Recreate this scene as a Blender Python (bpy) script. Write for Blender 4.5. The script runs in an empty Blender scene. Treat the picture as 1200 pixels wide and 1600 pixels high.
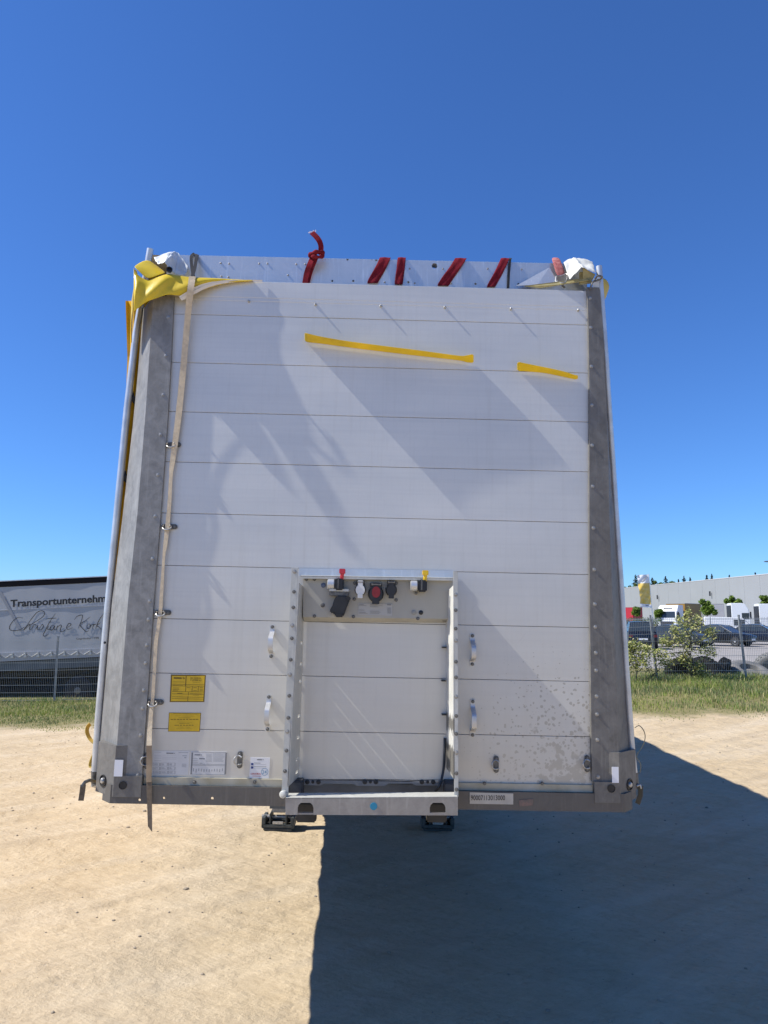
import bpy, bmesh, math, random
import numpy as np
from mathutils import Vector, Matrix, noise
random.seed(7); np.random.seed(7)
S = bpy.context.scene
COL = S.collection
V = Vector

# ------------------------------------------------------------------ camera
F = 1160.0                                   # focal length in pixels of the 1200 px wide photograph
CAM = V((-0.0105, -3.5602, 1.9676))
YAW, PITCH = 0.01466, 0.14201
TILT = 0.02131                               # the trailer stands tilted to its left legs
def basis(roll):
    cy, sy, cp, sp = math.cos(YAW), math.sin(YAW), math.cos(PITCH), math.sin(PITCH)
    w = V((sy*cp, cy*cp, sp)); r = V((cy, -sy, 0)); u = r.cross(w)
    return (r*math.cos(roll)+u*math.sin(roll), u*math.cos(roll)-r*math.sin(roll), w)
B0, B1 = basis(0), basis(TILT)
def mat3(b): return Matrix((b[0], b[1], b[2])).transposed()
cd = bpy.data.cameras.new('camera'); cam = bpy.data.objects.new('camera', cd); COL.objects.link(cam)
cd.sensor_fit = 'HORIZONTAL'; cd.sensor_width = 36; cd.lens = 36*F/1200
cd.clip_start = 0.05; cd.clip_end = 6000
cam.matrix_world = Matrix.Translation(CAM) @ Matrix((B0[0], B0[1], -B0[2])).transposed().to_4x4()
S.camera = cam
# ------------------------------------------------------------------ light
LIGHT = V((1.0, 0.105, -1.16)).normalized()   # direction the sunlight travels
sd = bpy.data.lights.new('sun', 'SUN'); sun = bpy.data.objects.new('sun', sd); COL.objects.link(sun)
sd.energy = 4.65; sd.angle = math.radians(0.53); sd.color = (1.0, 0.965, 0.89)
sun.rotation_euler = LIGHT.to_track_quat('-Z', 'Y').to_euler()
sun.location = (-20, -5, 30)
W = bpy.data.worlds.new('World'); S.world = W; W.use_nodes = True
nt = W.node_tree; bg = nt.nodes['Background']
sky = nt.nodes.new('ShaderNodeTexSky'); sky.sky_type = 'NISHITA'; sky.sun_disc = False
TO = -LIGHT
sky.sun_elevation = math.asin(TO.z); sky.sun_rotation = math.atan2(TO.x, TO.y)
sky.altitude = 0; sky.air_density = 1.0; sky.dust_density = 0.0; sky.ozone_density = 6.0
hs = nt.nodes.new('ShaderNodeMixRGB'); hs.blend_type = 'MULTIPLY'; hs.inputs[0].default_value = 1.0; hs.inputs[2].default_value = (0.73, 1.13, 1.70, 1)   # white balance of the photograph
nt.links.new(sky.outputs[0], hs.inputs[1]); nt.links.new(hs.outputs[0], bg.inputs[0]); bg.inputs[1].default_value = 0.069
S.view_settings.view_transform = 'Standard'; S.view_settings.look = 'None'
S.view_settings.exposure = 0.5; S.view_settings.gamma = 1.0; S.view_settings.use_curve_mapping = False
S.render.engine = 'CYCLES'

# ------------------------------------------------------------------ pixel helpers (1200 x 1600 photo pixels)
def ray(b, x, y): return b[2]*F + b[0]*(x-600) - b[1]*(y-800)
def tp(x, y, Y=0.0):                         # pixel -> trailer coordinates on the plane Y
    v = ray(B1, x, y); return CAM + v*((Y-CAM.y)/v.y)
def wp(x, y, Y):                             # pixel -> world coordinates on the plane Y
    v = ray(B0, x, y); return CAM + v*((Y-CAM.y)/v.y)
def z3(a, b, Y=0.0): return tp(420+a/3.479, 860+b/3.479, Y)
ROOTM = Matrix.Translation(CAM) @ (mat3(B0) @ mat3(B1).transposed()).to_4x4() @ Matrix.Translation(-CAM)
ROOTI = ROOTM.inverted()

# ------------------------------------------------------------------ materials
MATS = {}
def mat(name, col, rough=0.6, metal=0.0, var=0.0, scale=8.0, bump=0.0, bscale=60.0, spec=None, stretch=None, col2=None, detail=6):
    if name in MATS: return MATS[name]
    m = bpy.data.materials.new(name); m.use_nodes = True; MATS[name] = m
    n = m.node_tree.nodes; l = m.node_tree.links; p = n['Principled BSDF']
    p.inputs['Base Color'].default_value = (*col, 1); p.inputs['Roughness'].default_value = rough
    p.inputs['Metallic'].default_value = metal
    if spec is not None: p.inputs['Specular IOR Level'].default_value = spec
    if var or bump or col2:
        tc = n.new('ShaderNodeTexCoord'); mp = n.new('ShaderNodeMapping'); l.new(tc.outputs['Object'], mp.inputs[0])
        if stretch: mp.inputs['Scale'].default_value = stretch
    if var or col2:
        t = n.new('ShaderNodeTexNoise'); t.inputs['Scale'].default_value = scale; t.inputs['Detail'].default_value = detail
        l.new(mp.outputs[0], t.inputs[0])
        r = n.new('ShaderNodeValToRGB'); l.new(t.outputs[0], r.inputs[0])
        a = col2 or tuple(c*(1-var) for c in col); b = col if col2 else tuple(min(1, c*(1+var)) for c in col)
        r.color_ramp.elements[0].position = 0.32; r.color_ramp.elements[1].position = 0.68
        r.color_ramp.elements[0].color = (*a, 1); r.color_ramp.elements[1].color = (*b, 1)
        l.new(r.outputs[0], p.inputs['Base Color'])
    if bump:
        t2 = n.new('ShaderNodeTexNoise'); t2.inputs['Scale'].default_value = bscale; t2.inputs['Detail'].default_value = 8
        l.new(mp.outputs[0], t2.inputs[0]); bn = n.new('ShaderNodeBump'); bn.inputs['Strength'].default_value = bump
        bn.inputs['Distance'].default_value = 0.01; l.new(t2.outputs[0], bn.inputs['Height']); l.new(bn.outputs[0], p.inputs['Normal'])
    return m
class N:                                     # small node-building helper
    def __init__(s, m): s.n = m.node_tree.nodes; s.l = m.node_tree.links; s.p = s.n['Principled BSDF']
    def __call__(s, t, ins=None, **kw):
        d = s.n.new('ShaderNode'+t)
        for k, v in kw.items(): setattr(d, k, v)
        for k, v in (ins or {}).items():
            if isinstance(v, bpy.types.NodeSocket): s.l.new(v, d.inputs[k])
            else: d.inputs[k].default_value = v
        return d
    def ramp(s, fac, stops):
        d = s.n.new('ShaderNodeValToRGB'); s.l.new(fac, d.inputs[0]); e = d.color_ramp.elements
        while len(e) < len(stops): e.new(0.5)
        for i, (p, c) in enumerate(stops):
            e[i].position = p; e[i].color = (c, c, c, 1) if isinstance(c, (int, float)) else (*c, 1)
        return d.outputs[0]
    def mix(s, fac, a, b, mode='MIX'):
        d = s.n.new('ShaderNodeMixRGB'); d.blend_type = mode
        for i, v in enumerate((fac, a, b)):
            if isinstance(v, bpy.types.NodeSocket): s.l.new(v, d.inputs[i])
            elif i == 0: d.inputs[0].default_value = v
            else: d.inputs[i].default_value = (*v, 1)
        return d.outputs[0]
    def math(s, op, a, b=0.0):
        d = s.n.new('ShaderNodeMath'); d.operation = op
        for i, v in enumerate((a, b)):
            if isinstance(v, bpy.types.NodeSocket): s.l.new(v, d.inputs[i])
            else: d.inputs[i].default_value = v
        return d.outputs[0]
    def obj(s): return s('TexCoord').outputs['Object']
    def noise(s, vec, scale, detail=6, rough=0.55, out=0):
        return s('TexNoise', {'Vector': vec, 'Scale': scale, 'Detail': detail, 'Roughness': rough}).outputs[out]
    def mapping(s, vec, scale): return s('Mapping', {'Vector': vec, 'Scale': scale}).outputs[0]
    def bump(s, h, strength, dist=0.01): 
        d = s('Bump', {'Height': h, 'Strength': strength, 'Distance': dist}); s.l.new(d.outputs[0], s.p.inputs['Normal'])

def wall_material():
    m = bpy.data.materials.new('aluminium_board'); m.use_nodes = True; k = N(m); o = k.obj()
    sep = k('SeparateXYZ', {0: o})
    big = k.noise(k.mapping(o, (0.9, 1, 2.2)), 1.6, 5)
    streak = k.noise(k.mapping(o, (0.6, 1, 26)), 2.0, 6)
    fine = k.noise(k.mapping(o, (30, 1, 3)), 3, 5)
    c = k.mix(k.ramp(big, [(0.3, 0.0), (0.7, 1.0)]), (0.62, 0.615, 0.59), (0.70, 0.695, 0.665))
    c = k.mix(k.math('MULTIPLY', k.ramp(streak, [(0.45, 0.0), (0.75, 1.0)]), 0.25), c, (0.50, 0.50, 0.50))
    c = k.mix(k.math('MULTIPLY', k.ramp(fine, [(0.5, 0.0), (0.8, 1.0)]), 0.15), c, (0.47, 0.46, 0.43))
    # splash stains low on the right, drying into blotches
    dx = k.ramp(k.math('ADD', sep.outputs[0], 0.0), [(0.38, 0.0), (0.85, 1.0)])
    dz = k.ramp(k.math('MULTIPLY', sep.outputs[2], 0.25), [(0.30, 1.0), (0.475, 0.0)])
    msk = k.math('MULTIPLY', dx, dz)
    warp = k('VectorMath', {0: o, 1: k('VectorMath', {0: k.noise(o, 9, 3, out=1), 1: (0.05, 0.05, 0.05)}, operation='MULTIPLY').outputs[0]}, operation='ADD').outputs[0]
    vo = k('TexVoronoi', {'Vector': warp, 'Scale': 58.0, 'Randomness': 1.0})
    rnd = k('SeparateXYZ', {0: vo.outputs['Color']})
    size = k.math('MULTIPLY', rnd.outputs[0], k.math('MULTIPLY', k.math('POWER', msk, 0.6), 0.80))
    spot = k.ramp(k.math('SUBTRACT', size, vo.outputs['Distance']), [(0.02, 0.0), (0.06, 1.0)])
    blot = k.ramp(k.math('ADD', k.noise(o, 14, 6), k.math('MULTIPLY', msk, 0.34)), [(0.80, 0.0), (0.85, 1.0)])
    st = k.math('MAXIMUM', spot, blot)
    c = k.mix(k.math('MULTIPLY', st, 0.85), c, (0.30, 0.285, 0.245))
    # road dust on the lowest boards, runs down from the fittings; deepened to paint in warm sand bounce
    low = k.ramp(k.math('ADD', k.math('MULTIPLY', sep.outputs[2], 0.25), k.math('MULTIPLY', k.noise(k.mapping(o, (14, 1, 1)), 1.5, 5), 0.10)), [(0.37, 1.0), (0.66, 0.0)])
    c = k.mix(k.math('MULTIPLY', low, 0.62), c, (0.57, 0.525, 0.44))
    # fine scratches and faint handling marks
    scr = k.noise(k.mapping(k('VectorRotate', {'Vector': o, 'Angle': 0.9}, rotation_type='Y_AXIS').outputs[0], (3, 1, 90)), 2.2, 5, 0.5)
    c = k.mix(k.math('MULTIPLY', k.ramp(scr, [(0.66, 0.0), (0.72, 1.0)]), 0.22), c, (0.42, 0.41, 0.39))
    run = k.noise(k.mapping(o, (16, 1, 0.5)), 1.6, 6, 0.6)
    c = k.mix(k.math('MULTIPLY', k.ramp(run, [(0.55, 0.0), (0.75, 1.0)]), 0.16), c, (0.40, 0.37, 0.32))
    k.l.new(c, k.p.inputs['Base Color'])
    k.p.inputs['Metallic'].default_value = 0.35
    k.l.new(k.ramp(big, [(0.2, 0.42), (0.8, 0.55)]), k.p.inputs['Roughness'])
    k.bump(k.math('ADD', k.noise(k.mapping(o, (0.8, 1, 4)), 2.0, 3), k.math('MULTIPLY', streak, 0.15)), 0.10, 0.01)
    MATS['wall'] = m; return m
def galv_material(name, c1, c2, rough=0.55, dirt=(0.16, 0.14, 0.115), metal=0.25, con=1.0):
    m = bpy.data.materials.new(name); m.use_nodes = True; k = N(m); o = k.obj()
    o2 = k('VectorMath', {0: o, 1: k('VectorMath', {0: k.noise(o, 5, 4, out=1), 1: (0.35, 0.35, 0.35)}, operation='MULTIPLY').outputs[0]}, operation='ADD').outputs[0]
    a = k.noise(k.mapping(o2, (1, 1, 0.7)), 13, 9, 0.68); b = k.noise(k.mapping(o, (1, 1, 0.25)), 3, 6)
    sc = k.noise(k.mapping(o, (60, 60, 4)), 1.2, 5, 0.6)
    vo = k('TexVoronoi', {'Vector': o, 'Scale': 28.0}); sp = k('SeparateXYZ', {0: vo.outputs['Color']})
    f = k.math('ADD', k.math('MULTIPLY', a, 0.93), k.math('MULTIPLY', sp.outputs[0], 0.07))
    c = k.mix(k.ramp(f, [(0.40-0.15*(1-con), 0.0), (0.60+0.15*(1-con), 1.0)]), tuple(x*(1-0.12*con) for x in c1), tuple(x*(1+0.15*con) for x in c2))
    c = k.mix(k.math('MULTIPLY', k.ramp(sc, [(0.55, 0.0), (0.7, 1.0)]), 0.35), c, tuple(min(1, x*1.4) for x in c2))
    c = k.mix(k.math('MULTIPLY', k.ramp(b, [(0.5, 0.0), (0.75, 1.0)]), 0.45), c, dirt)
    k.l.new(c, k.p.inputs['Base Color']); k.p.inputs['Metallic'].default_value = metal
    k.p.inputs['Roughness'].default_value = rough; k.bump(a, 0.12, 0.006)
    MATS[name] = m; return m
def tarp_material(name, col, trans=0.25):
    m = bpy.data.materials.new(name); m.use_nodes = True; k = N(m); o = k.obj()
    c = k.mix(k.ramp(k.noise(o, 7, 6), [(0.3, 0.0), (0.7, 1.0)]), tuple(x*0.8 for x in col), col)
    c = k.mix(k.math('MULTIPLY', k.ramp(k.noise(o, 2.3, 7, 0.7), [(0.55, 0.0), (0.72, 1.0)]), 0.35), c, (0.22, 0.15, 0.05))
    k.l.new(c, k.p.inputs['Base Color']); k.p.inputs['Roughness'].default_value = 0.38
    tr = k('BsdfTranslucent', {'Color': c}); mx = k('MixShader', {0: trans, 1: k.p.outputs[0], 2: tr.outputs[0]})
    k.l.new(mx.outputs[0], k.n['Material Output'].inputs[0]); k.bump(k.noise(o, 35, 4), 0.12, 0.01)
    MATS[name] = m; return m
def leaf_material(name, trans=0.3):          # colour comes from each blade's or leaf's own colour attribute
    m = bpy.data.materials.new(name); m.use_nodes = True; k = N(m)
    a = k('VertexColor', layer_name='Col'); k.l.new(a.outputs[0], k.p.inputs['Base Color']); k.p.inputs['Roughness'].default_value = 0.55
    k.p.inputs['Specular IOR Level'].default_value = 0.3
    tr = k('BsdfTranslucent', {'Color': a.outputs[0]}); mx = k('MixShader', {0: trans, 1: k.p.outputs[0], 2: tr.outputs[0]})
    k.l.new(mx.outputs[0], k.n['Material Output'].inputs[0]); MATS[name] = m; return m
def sand_material():
    m = bpy.data.materials.new('dry_sand'); m.use_nodes = True; k = N(m); o = k.obj()
    sep = k('SeparateXYZ', {0: o})
    rot = k('VectorRotate', {'Vector': o, 'Angle': 0.55}, rotation_type='Z_AXIS').outputs[0]
    big = k.noise(o, 0.5, 6); mid = k.noise(k.mapping(rot, (1.0, 3.2, 1)), 2.2, 8, 0.65); fine = k.noise(k.mapping(rot, (1, 1.7, 1)), 17, 10, 0.78); grit = k.noise(o, 120, 6, 0.7)
    c = k.mix(k.ramp(mid, [(0.3, 0.0), (0.7, 1.0)]), (0.47, 0.36, 0.22), (0.565, 0.45, 0.295))
    c = k.mix(k.math('MULTIPLY', k.ramp(big, [(0.35, 0.0), (0.7, 1.0)]), 0.5), c, (0.60, 0.49, 0.345))
    c = k.mix(k.math('MULTIPLY', k.ramp(fine, [(0.48, 0.0), (0.70, 1.0)]), 0.62), c, (0.36, 0.27, 0.17))
    c = k.mix(k.math('MULTIPLY', k.ramp(grit, [(0.56, 0.0), (0.72, 1.0)]), 0.5), c, (0.31, 0.235, 0.155))
    vo = k('TexVoronoi', {'Vector': o, 'Scale': 11.0}); rs = k('SeparateXYZ', {0: vo.outputs['Color']})
    peb = k.math('MULTIPLY', k.ramp(vo.outputs['Distance'], [(0.08, 1.0), (0.13, 0.0)]), k.ramp(rs.outputs[0], [(0.80, 0.0), (0.82, 1.0)]))
    c = k.mix(k.math('MULTIPLY', peb, 0.5), c, (0.26, 0.22, 0.18))
    # wheel tracks pressed and scuffed across the yard
    tr = k('VectorRotate', {'Vector': o, 'Angle': -0.62}, rotation_type='Z_AXIS').outputs[0]
    tx_ = k('SeparateXYZ', {0: tr}); trk = k.noise(k.mapping(tr, (0.10, 1.0, 0.0)), 3.4, 7, 0.62)
    c = k.mix(k.math('MULTIPLY', k.ramp(trk, [(0.50, 0.0), (0.66, 1.0)]), 0.55), c, (0.41, 0.32, 0.21))
    pale = k.noise(k.mapping(tr, (0.3, 1.0, 0.0)), 1.3, 6, 0.6)
    c = k.mix(k.math('MULTIPLY', k.ramp(pale, [(0.5, 0.0), (0.7, 1.0)]), 0.55), c, (0.63, 0.53, 0.39))
    # loamy soil under the verge
    soil = k.ramp(k.math('ADD', k.math('MULTIPLY', sep.outputs[1], 0.05), k.math('MULTIPLY', k.noise(o, 1.1, 6, 0.7), 0.14)), [(0.615, 0.0), (0.665, 1.0)])
    sc = k.mix(k.ramp(fine, [(0.35, 0.0), (0.65, 1.0)]), (0.16, 0.15, 0.06), (0.27, 0.23, 0.11))
    c = k.mix(soil, c, sc)
    k.l.new(c, k.p.inputs['Base Color']); k.p.inputs['Roughness'].default_value = 0.95; k.p.inputs['Specular IOR Level'].default_value = 0.15
    crust = k.noise(o, 5.5, 13, 0.70); patch = k.ramp(k.noise(o, 1.7, 5, 0.6), [(0.40, 0.25), (0.62, 1.0)])
    h = k.math('ADD', k.math('ADD', k.math('MULTIPLY', trk, 1.1), k.math('MULTIPLY', mid, 0.55)), k.math('ADD', k.math('MULTIPLY', k.math('MULTIPLY', crust, patch), 1.15), k.math('MULTIPLY', grit, 0.10)))
    k.bump(h, 0.85, 0.04)
    return m
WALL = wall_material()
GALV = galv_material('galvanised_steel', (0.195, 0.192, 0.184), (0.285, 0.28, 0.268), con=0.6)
GALVD = galv_material('worn_shaded_galvanised_steel', (0.125, 0.118, 0.108), (0.20, 0.19, 0.175), con=0.4)  # darkened copy of the steel; paints the right post's shade into its colour
BEAM = galv_material('dirty_beam_steel', (0.105, 0.096, 0.086), (0.14, 0.13, 0.118), 0.6, con=0.0)
FRAME = galv_material('light_galvanised', (0.45, 0.45, 0.41), (0.56, 0.55, 0.50), 0.5, (0.40, 0.37, 0.31), 0.15, con=0.3)
RAIL = galv_material('header_rail_aluminium', (0.56, 0.59, 0.62), (0.66, 0.68, 0.70), 0.4, (0.48, 0.50, 0.52), 0.62, con=0.0)
YTARP = tarp_material('yellow_tarpaulin', (0.82, 0.60, 0.03), 0.15)
SAND = sand_material()
LEAF = leaf_material('leaf', 0.35); BLADE = leaf_material('grass_blade', 0.3)
M = lambda n, *a, **k: mat(n, *a, **k)
DARK = M('dark_rubber', (0.02, 0.02, 0.022), 0.75, var=0.3, scale=20)
BLACK = M('black_plastic', (0.016, 0.016, 0.018), 0.45, var=0.3, scale=30)
VOID = M('shadowed_steel', (0.035, 0.037, 0.042), 0.7, var=0.3)
STEEL = M('zinc_bolt', (0.45, 0.44, 0.42), 0.4, 0.7, var=0.3, scale=90)
ZINC = M('old_zinc', (0.14, 0.135, 0.125), 0.5, 0.5, var=0.35, scale=60)
ALU = M('aluminium_tube', (0.58, 0.59, 0.60), 0.38, 0.6, var=0.15, scale=12)
SILL = M('yellowed_sill', (0.50, 0.47, 0.38), 0.6, 0.1, scale=9, col2=(0.34, 0.30, 0.20))
CREAM = M('cream_webbing', (0.62, 0.51, 0.36), 0.85, var=0.12, scale=60, bump=0.4, bscale=500)
BROWN = M('soiled_webbing', (0.17, 0.13, 0.09), 0.9, var=0.2, scale=60, bump=0.4, bscale=500)
RED = M('red_webbing', (0.175, 0.014, 0.024), 0.95, spec=0.1, var=0.25, scale=40, bump=0.4, bscale=400)
PINK = M('sun_bleached_webbing', (0.52, 0.20, 0.18), 0.9, scale=70, col2=(0.36, 0.09, 0.09), bump=0.5, bscale=300)
BLKWEB = M('black_webbing', (0.025, 0.026, 0.03), 0.8)
WHITE = M('white_paint', (0.80, 0.80, 0.79), 0.45, var=0.05, scale=10)
GLASS = M('dark_glass', (0.03, 0.04, 0.05), 0.08)

# ------------------------------------------------------------------ mesh helpers
def link(name, me, m, parent=None):
    o = bpy.data.objects.new(name, me); COL.objects.link(o)
    if m is not None and not me.materials:
        for x in (m if isinstance(m, (list, tuple)) else [m]): me.materials.append(x)
    if parent is not None: o.parent = parent
    return o
def thing(name, label, cat, loc=(0, 0, 0), rz=0.0, group=None):
    o = bpy.data.objects.new(name, None); COL.objects.link(o); o.empty_display_size = 0.2
    o.location = loc; o.rotation_euler = (0, 0, rz); return tag(o, label, cat, group)
def tag(o, label=None, cat=None, group=None, kind=None):
    for k, v in (('label', label), ('category', cat), ('group', group), ('kind', kind)):
        if v: o[k] = v
    return o
class MB:
    def __init__(s): s.v = []; s.f = []; s.mi = []; s.cur = 0
    def add(s, vs, fs):
        n = len(s.v); s.v += [tuple(x) for x in vs]; s.f += [tuple(n+i for i in f) for f in fs]; s.mi += [s.cur]*len(fs); return s
    def box(s, a, b):
        x0, y0, z0 = a; x1, y1, z1 = b
        return s.add([(x0,y0,z0),(x1,y0,z0),(x1,y1,z0),(x0,y1,z0),(x0,y0,z1),(x1,y0,z1),(x1,y1,z1),(x0,y1,z1)],
                     [(0,3,2,1),(4,5,6,7),(0,1,5,4),(1,2,6,5),(2,3,7,6),(3,0,4,7)])
    def hexa(s, p):                           # 8 points ordered as in box
        return s.add(p, [(0,3,2,1),(4,5,6,7),(0,1,5,4),(1,2,6,5),(2,3,7,6),(3,0,4,7)])
    def prism(s, pts, d):                     # polygon pts extruded by vector d
        d = V(d); n = len(pts); q = [V(p) for p in pts]
        return s.add(q+[p+d for p in q], [tuple(range(n))[::-1], tuple(range(n, 2*n))]+[(i,(i+1)%n,n+(i+1)%n,n+i) for i in range(n)])
    def tube(s, pts, r, n=10, cap=True):
        pts = [V(p) for p in pts]; m = len(pts); rs = r if isinstance(r, (list, tuple)) else [r]*m; vs = []; ref = None
        for i, p in enumerate(pts):
            t = (pts[min(i+1, m-1)]-pts[max(i-1, 0)]).normalized()
            if ref is None: ref = t.cross(V((0,0,1))) if abs(t.z) < 0.9 else t.cross(V((1,0,0)))
            ref = (ref-t*ref.dot(t)).normalized(); b = t.cross(ref)
            vs += [p+(ref*math.cos(2*math.pi*k/n)+b*math.sin(2*math.pi*k/n))*rs[i] for k in range(n)]
        fs = [(i*n+k, i*n+(k+1)%n, (i+1)*n+(k+1)%n, (i+1)*n+k) for i in range(m-1) for k in range(n)]
        if cap: fs += [tuple(range(n))[::-1], tuple(range((m-1)*n, m*n))]
        return s.add(vs, fs)
    def ribbon(s, pts, wid, th=0.003, side=None):  # flat band through pts; side gives the width direction
        pts = [V(p) for p in pts]; m = len(pts); vs = []
        for i, p in enumerate(pts):
            t = (pts[min(i+1, m-1)]-pts[max(i-1, 0)]).normalized()
            sd_ = V(side[i] if isinstance(side, list) else (side or (1,0,0))); sd_ = (sd_-t*sd_.dot(t)).normalized(); nn = t.cross(sd_).normalized()
            w = (wid[i] if isinstance(wid, (list, tuple)) else wid)/2
            vs += [p-sd_*w-nn*th/2, p+sd_*w-nn*th/2, p+sd_*w+nn*th/2, p-sd_*w+nn*th/2]
        fs = [(i*4+k, i*4+(k+1)%4, (i+1)*4+(k+1)%4, (i+1)*4+k) for i in range(m-1) for k in range(4)]+[(3,2,1,0), tuple(range((m-1)*4, m*4))]
        return s.add(vs, fs)
    def cyl(s, c, ax, r, h, n=16, r2=None):
        c = V(c); ax = V(ax).normalized(); return s.tube([c, c+ax*h], [r, r if r2 is None else r2], n)
    def lathe(s, c, ax, prof, n=20):          # prof: (radius, distance along ax)
        c = V(c); ax = V(ax).normalized(); a = ax.orthogonal().normalized(); b = ax.cross(a); m = len(prof)
        vs = [c+ax*h+(a*math.cos(2*math.pi*k/n)+b*math.sin(2*math.pi*k/n))*r for r, h in prof for k in range(n)]
        fs = [(i*n+k, i*n+(k+1)%n, (i+1)*n+(k+1)%n, (i+1)*n+k) for i in range(m-1) for k in range(n)]
        fs += [tuple(range(n))[::-1], tuple(range((m-1)*n, m*n))]
        return s.add(vs, fs)
    def grid(s, rows, close=False):           # list of rows of points
        n = len(rows[0]); vs = [p for r in rows for p in r]
        return s.add(vs, [(i*n+k, i*n+k+1, (i+1)*n+k+1, (i+1)*n+k) for i in range(len(rows)-1) for k in range(n-1)])
    def quad(s, c, hw, hh): 
        x, y, z = c; return s.add([(x-hw,y,z-hh),(x+hw,y,z-hh),(x+hw,y,z+hh),(x-hw,y,z+hh)], [(0,1,2,3)])
    def mesh(s, name='m', smooth=False, bevel=0.0, fix=True):
        me = bpy.data.meshes.new(name); me.from_pydata(s.v, [], s.f); me.update()
        if any(s.mi): me.polygons.foreach_set('material_index', s.mi)
        bm = bmesh.new(); bm.from_mesh(me)
        if fix: bmesh.ops.recalc_face_normals(bm, faces=bm.faces)
        if bevel:
            es = [e for e in bm.edges if len(e.link_faces) == 2 and e.calc_face_angle(0) > 0.6]
            bmesh.ops.bevel(bm, geom=es, offset=bevel, segments=2, affect='EDGES', clamp_overlap=True)
        bm.to_mesh(me); bm.free()
        if smooth:
            me.polygons.foreach_set('use_smooth', [True]*len(me.polygons)); me.set_sharp_from_angle(angle=math.radians(40))
        return me
    def build(s, name, m, parent=None, smooth=False, bevel=0.0, fix=True): return link(name, s.mesh(name, smooth, bevel, fix), m, parent)
def cut(o, cutters):                          # subtract meshes; the result replaces the object's mesh
    objs = []
    for c in cutters:
        k = bpy.data.objects.new('cutter', c); COL.objects.link(k); objs.append(k)
        if o.parent: k.parent = o.parent
        md = o.modifiers.new('b', 'BOOLEAN'); md.object = k; md.operation = 'DIFFERENCE'; md.solver = 'EXACT'
    bpy.context.view_layer.update()
    me = bpy.data.meshes.new_from_object(o.evaluated_get(bpy.context.evaluated_depsgraph_get()))
    o.modifiers.clear(); o.data = me
    for k in objs: bpy.data.objects.remove(k)
    return o
def text_mesh(body, size, offset=0.0, align='LEFT', shear=0.0, space=1.0):
    cu = bpy.data.curves.new('text', 'FONT'); cu.body = body; cu.size = size; cu.offset = offset; cu.align_x = align; cu.shear = shear; cu.space_character = space
    cu.resolution_u = 3
    o = bpy.data.objects.new('text', cu); COL.objects.link(o); bpy.context.view_layer.update()
    me = bpy.data.meshes.new_from_object(o.evaluated_get(bpy.context.evaluated_depsgraph_get()))
    bpy.data.objects.remove(o); me.materials.clear(); return me
def text(name, body, org, size, m, parent, right=(1,0,0), up=(0,0,1), width=None, **kw):
    me = text_mesh(body, size, **kw); r, u = V(right).normalized(), V(up).normalized(); sx = 1.0
    if width:
        xs = [v.co.x for v in me.vertices]; sx = width/(max(xs)-min(xs))
    for v in me.vertices: v.co = V(org)+r*(v.co.x*sx)+u*v.co.y
    return link(name, me, m, parent)
def smooth_path(pts, k=6):
    P = [V(p) for p in pts]; P = [P[0]*2-P[1]]+P+[P[-1]*2-P[-2]]; out = []
    for i in range(1, len(P)-2):
        a, b, c, d = P[i-1:i+3]
        for j in range(k):
            t = j/k; out.append(0.5*((2*b)+(c-a)*t+(2*a-5*b+4*c-d)*t*t+(3*b-a-3*c+d)*t**3))
    return out+[P[-2]]
def sstep(x, a, b):
    t = min(1, max(0, (x-a)/(b-a))); return t*t*(3-2*t)

# ------------------------------------------------------------------ ground
def hz(x, y):
    s = max(-1.0, min(1.0, x/8.0)); z = 0.30*s*sstep(y, 6.5, 17)
    if s < 0: z -= 0.45*(-s)*sstep(y, 18, 23)*(1-sstep(y, 45, 80)); z *= 1-sstep(y, 60, 120)
    else: z *= 1-0.85*sstep(y, 18.5, 30)
    return z*(1-sstep(abs(x), 60, 160))
def axis(lo, hi, step, far):
    a = list(np.arange(lo, hi+1e-6, step)); d = step; x = hi
    while x < far: d *= 1.16; x += d; a.append(x)
    d = step; x = lo
    while x > -far: d *= 1.16; x -= d; a.insert(0, x)
    return a
xs = axis(-5.5, 7.5, 0.042, 2500); ys = axis(-0.6, 12.0, 0.042, 2500)
def micro(x, y):
    if -8 < x < 10 and -4 < y < 16:
        return noise.noise((x*1.3, y*1.3, 0))*0.018+noise.noise((x*0.9+y*0.5, y*4.5-x*2.6, 3))*0.009+noise.noise((x*9, y*9, 5))*0.006+abs(noise.noise((x*5, y*5, 9)))*0.006-0.012
    return 0.0
gv = [(x, y, hz(x, y)+micro(x, y)) for y in ys for x in xs]; nx = len(xs)
gf = [(j*nx+i, j*nx+i+1, (j+1)*nx+i+1, (j+1)*nx+i) for j in range(len(ys)-1) for i in range(nx-1)]
gm = bpy.data.meshes.new('ground'); gm.from_pydata(gv, [], gf); gm.polygons.foreach_set('use_smooth', [True]*len(gf))
tag(link('ground', gm, SAND), 'pale trampled sand of the yard', None, kind='structure')
# paved lot behind the fence on the right
LOT = M('worn_paving', (0.34, 0.31, 0.28), 0.9, scale=0.8, col2=(0.28, 0.26, 0.24), bump=0.3, bscale=30)
b = MB(); X_ = [2]+list(np.arange(6, 150, 6)); Y_ = [20.5, 23, 26, 29, 32, 40, 60, 90, 130, 180]
b.grid([[(x, y, hz(x, y)+0.02) for x in X_] for y in Y_]); tag(b.build('parking_lot', LOT, fix=False), 'pale paved parking lot behind the right fence', kind='structure')

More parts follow.
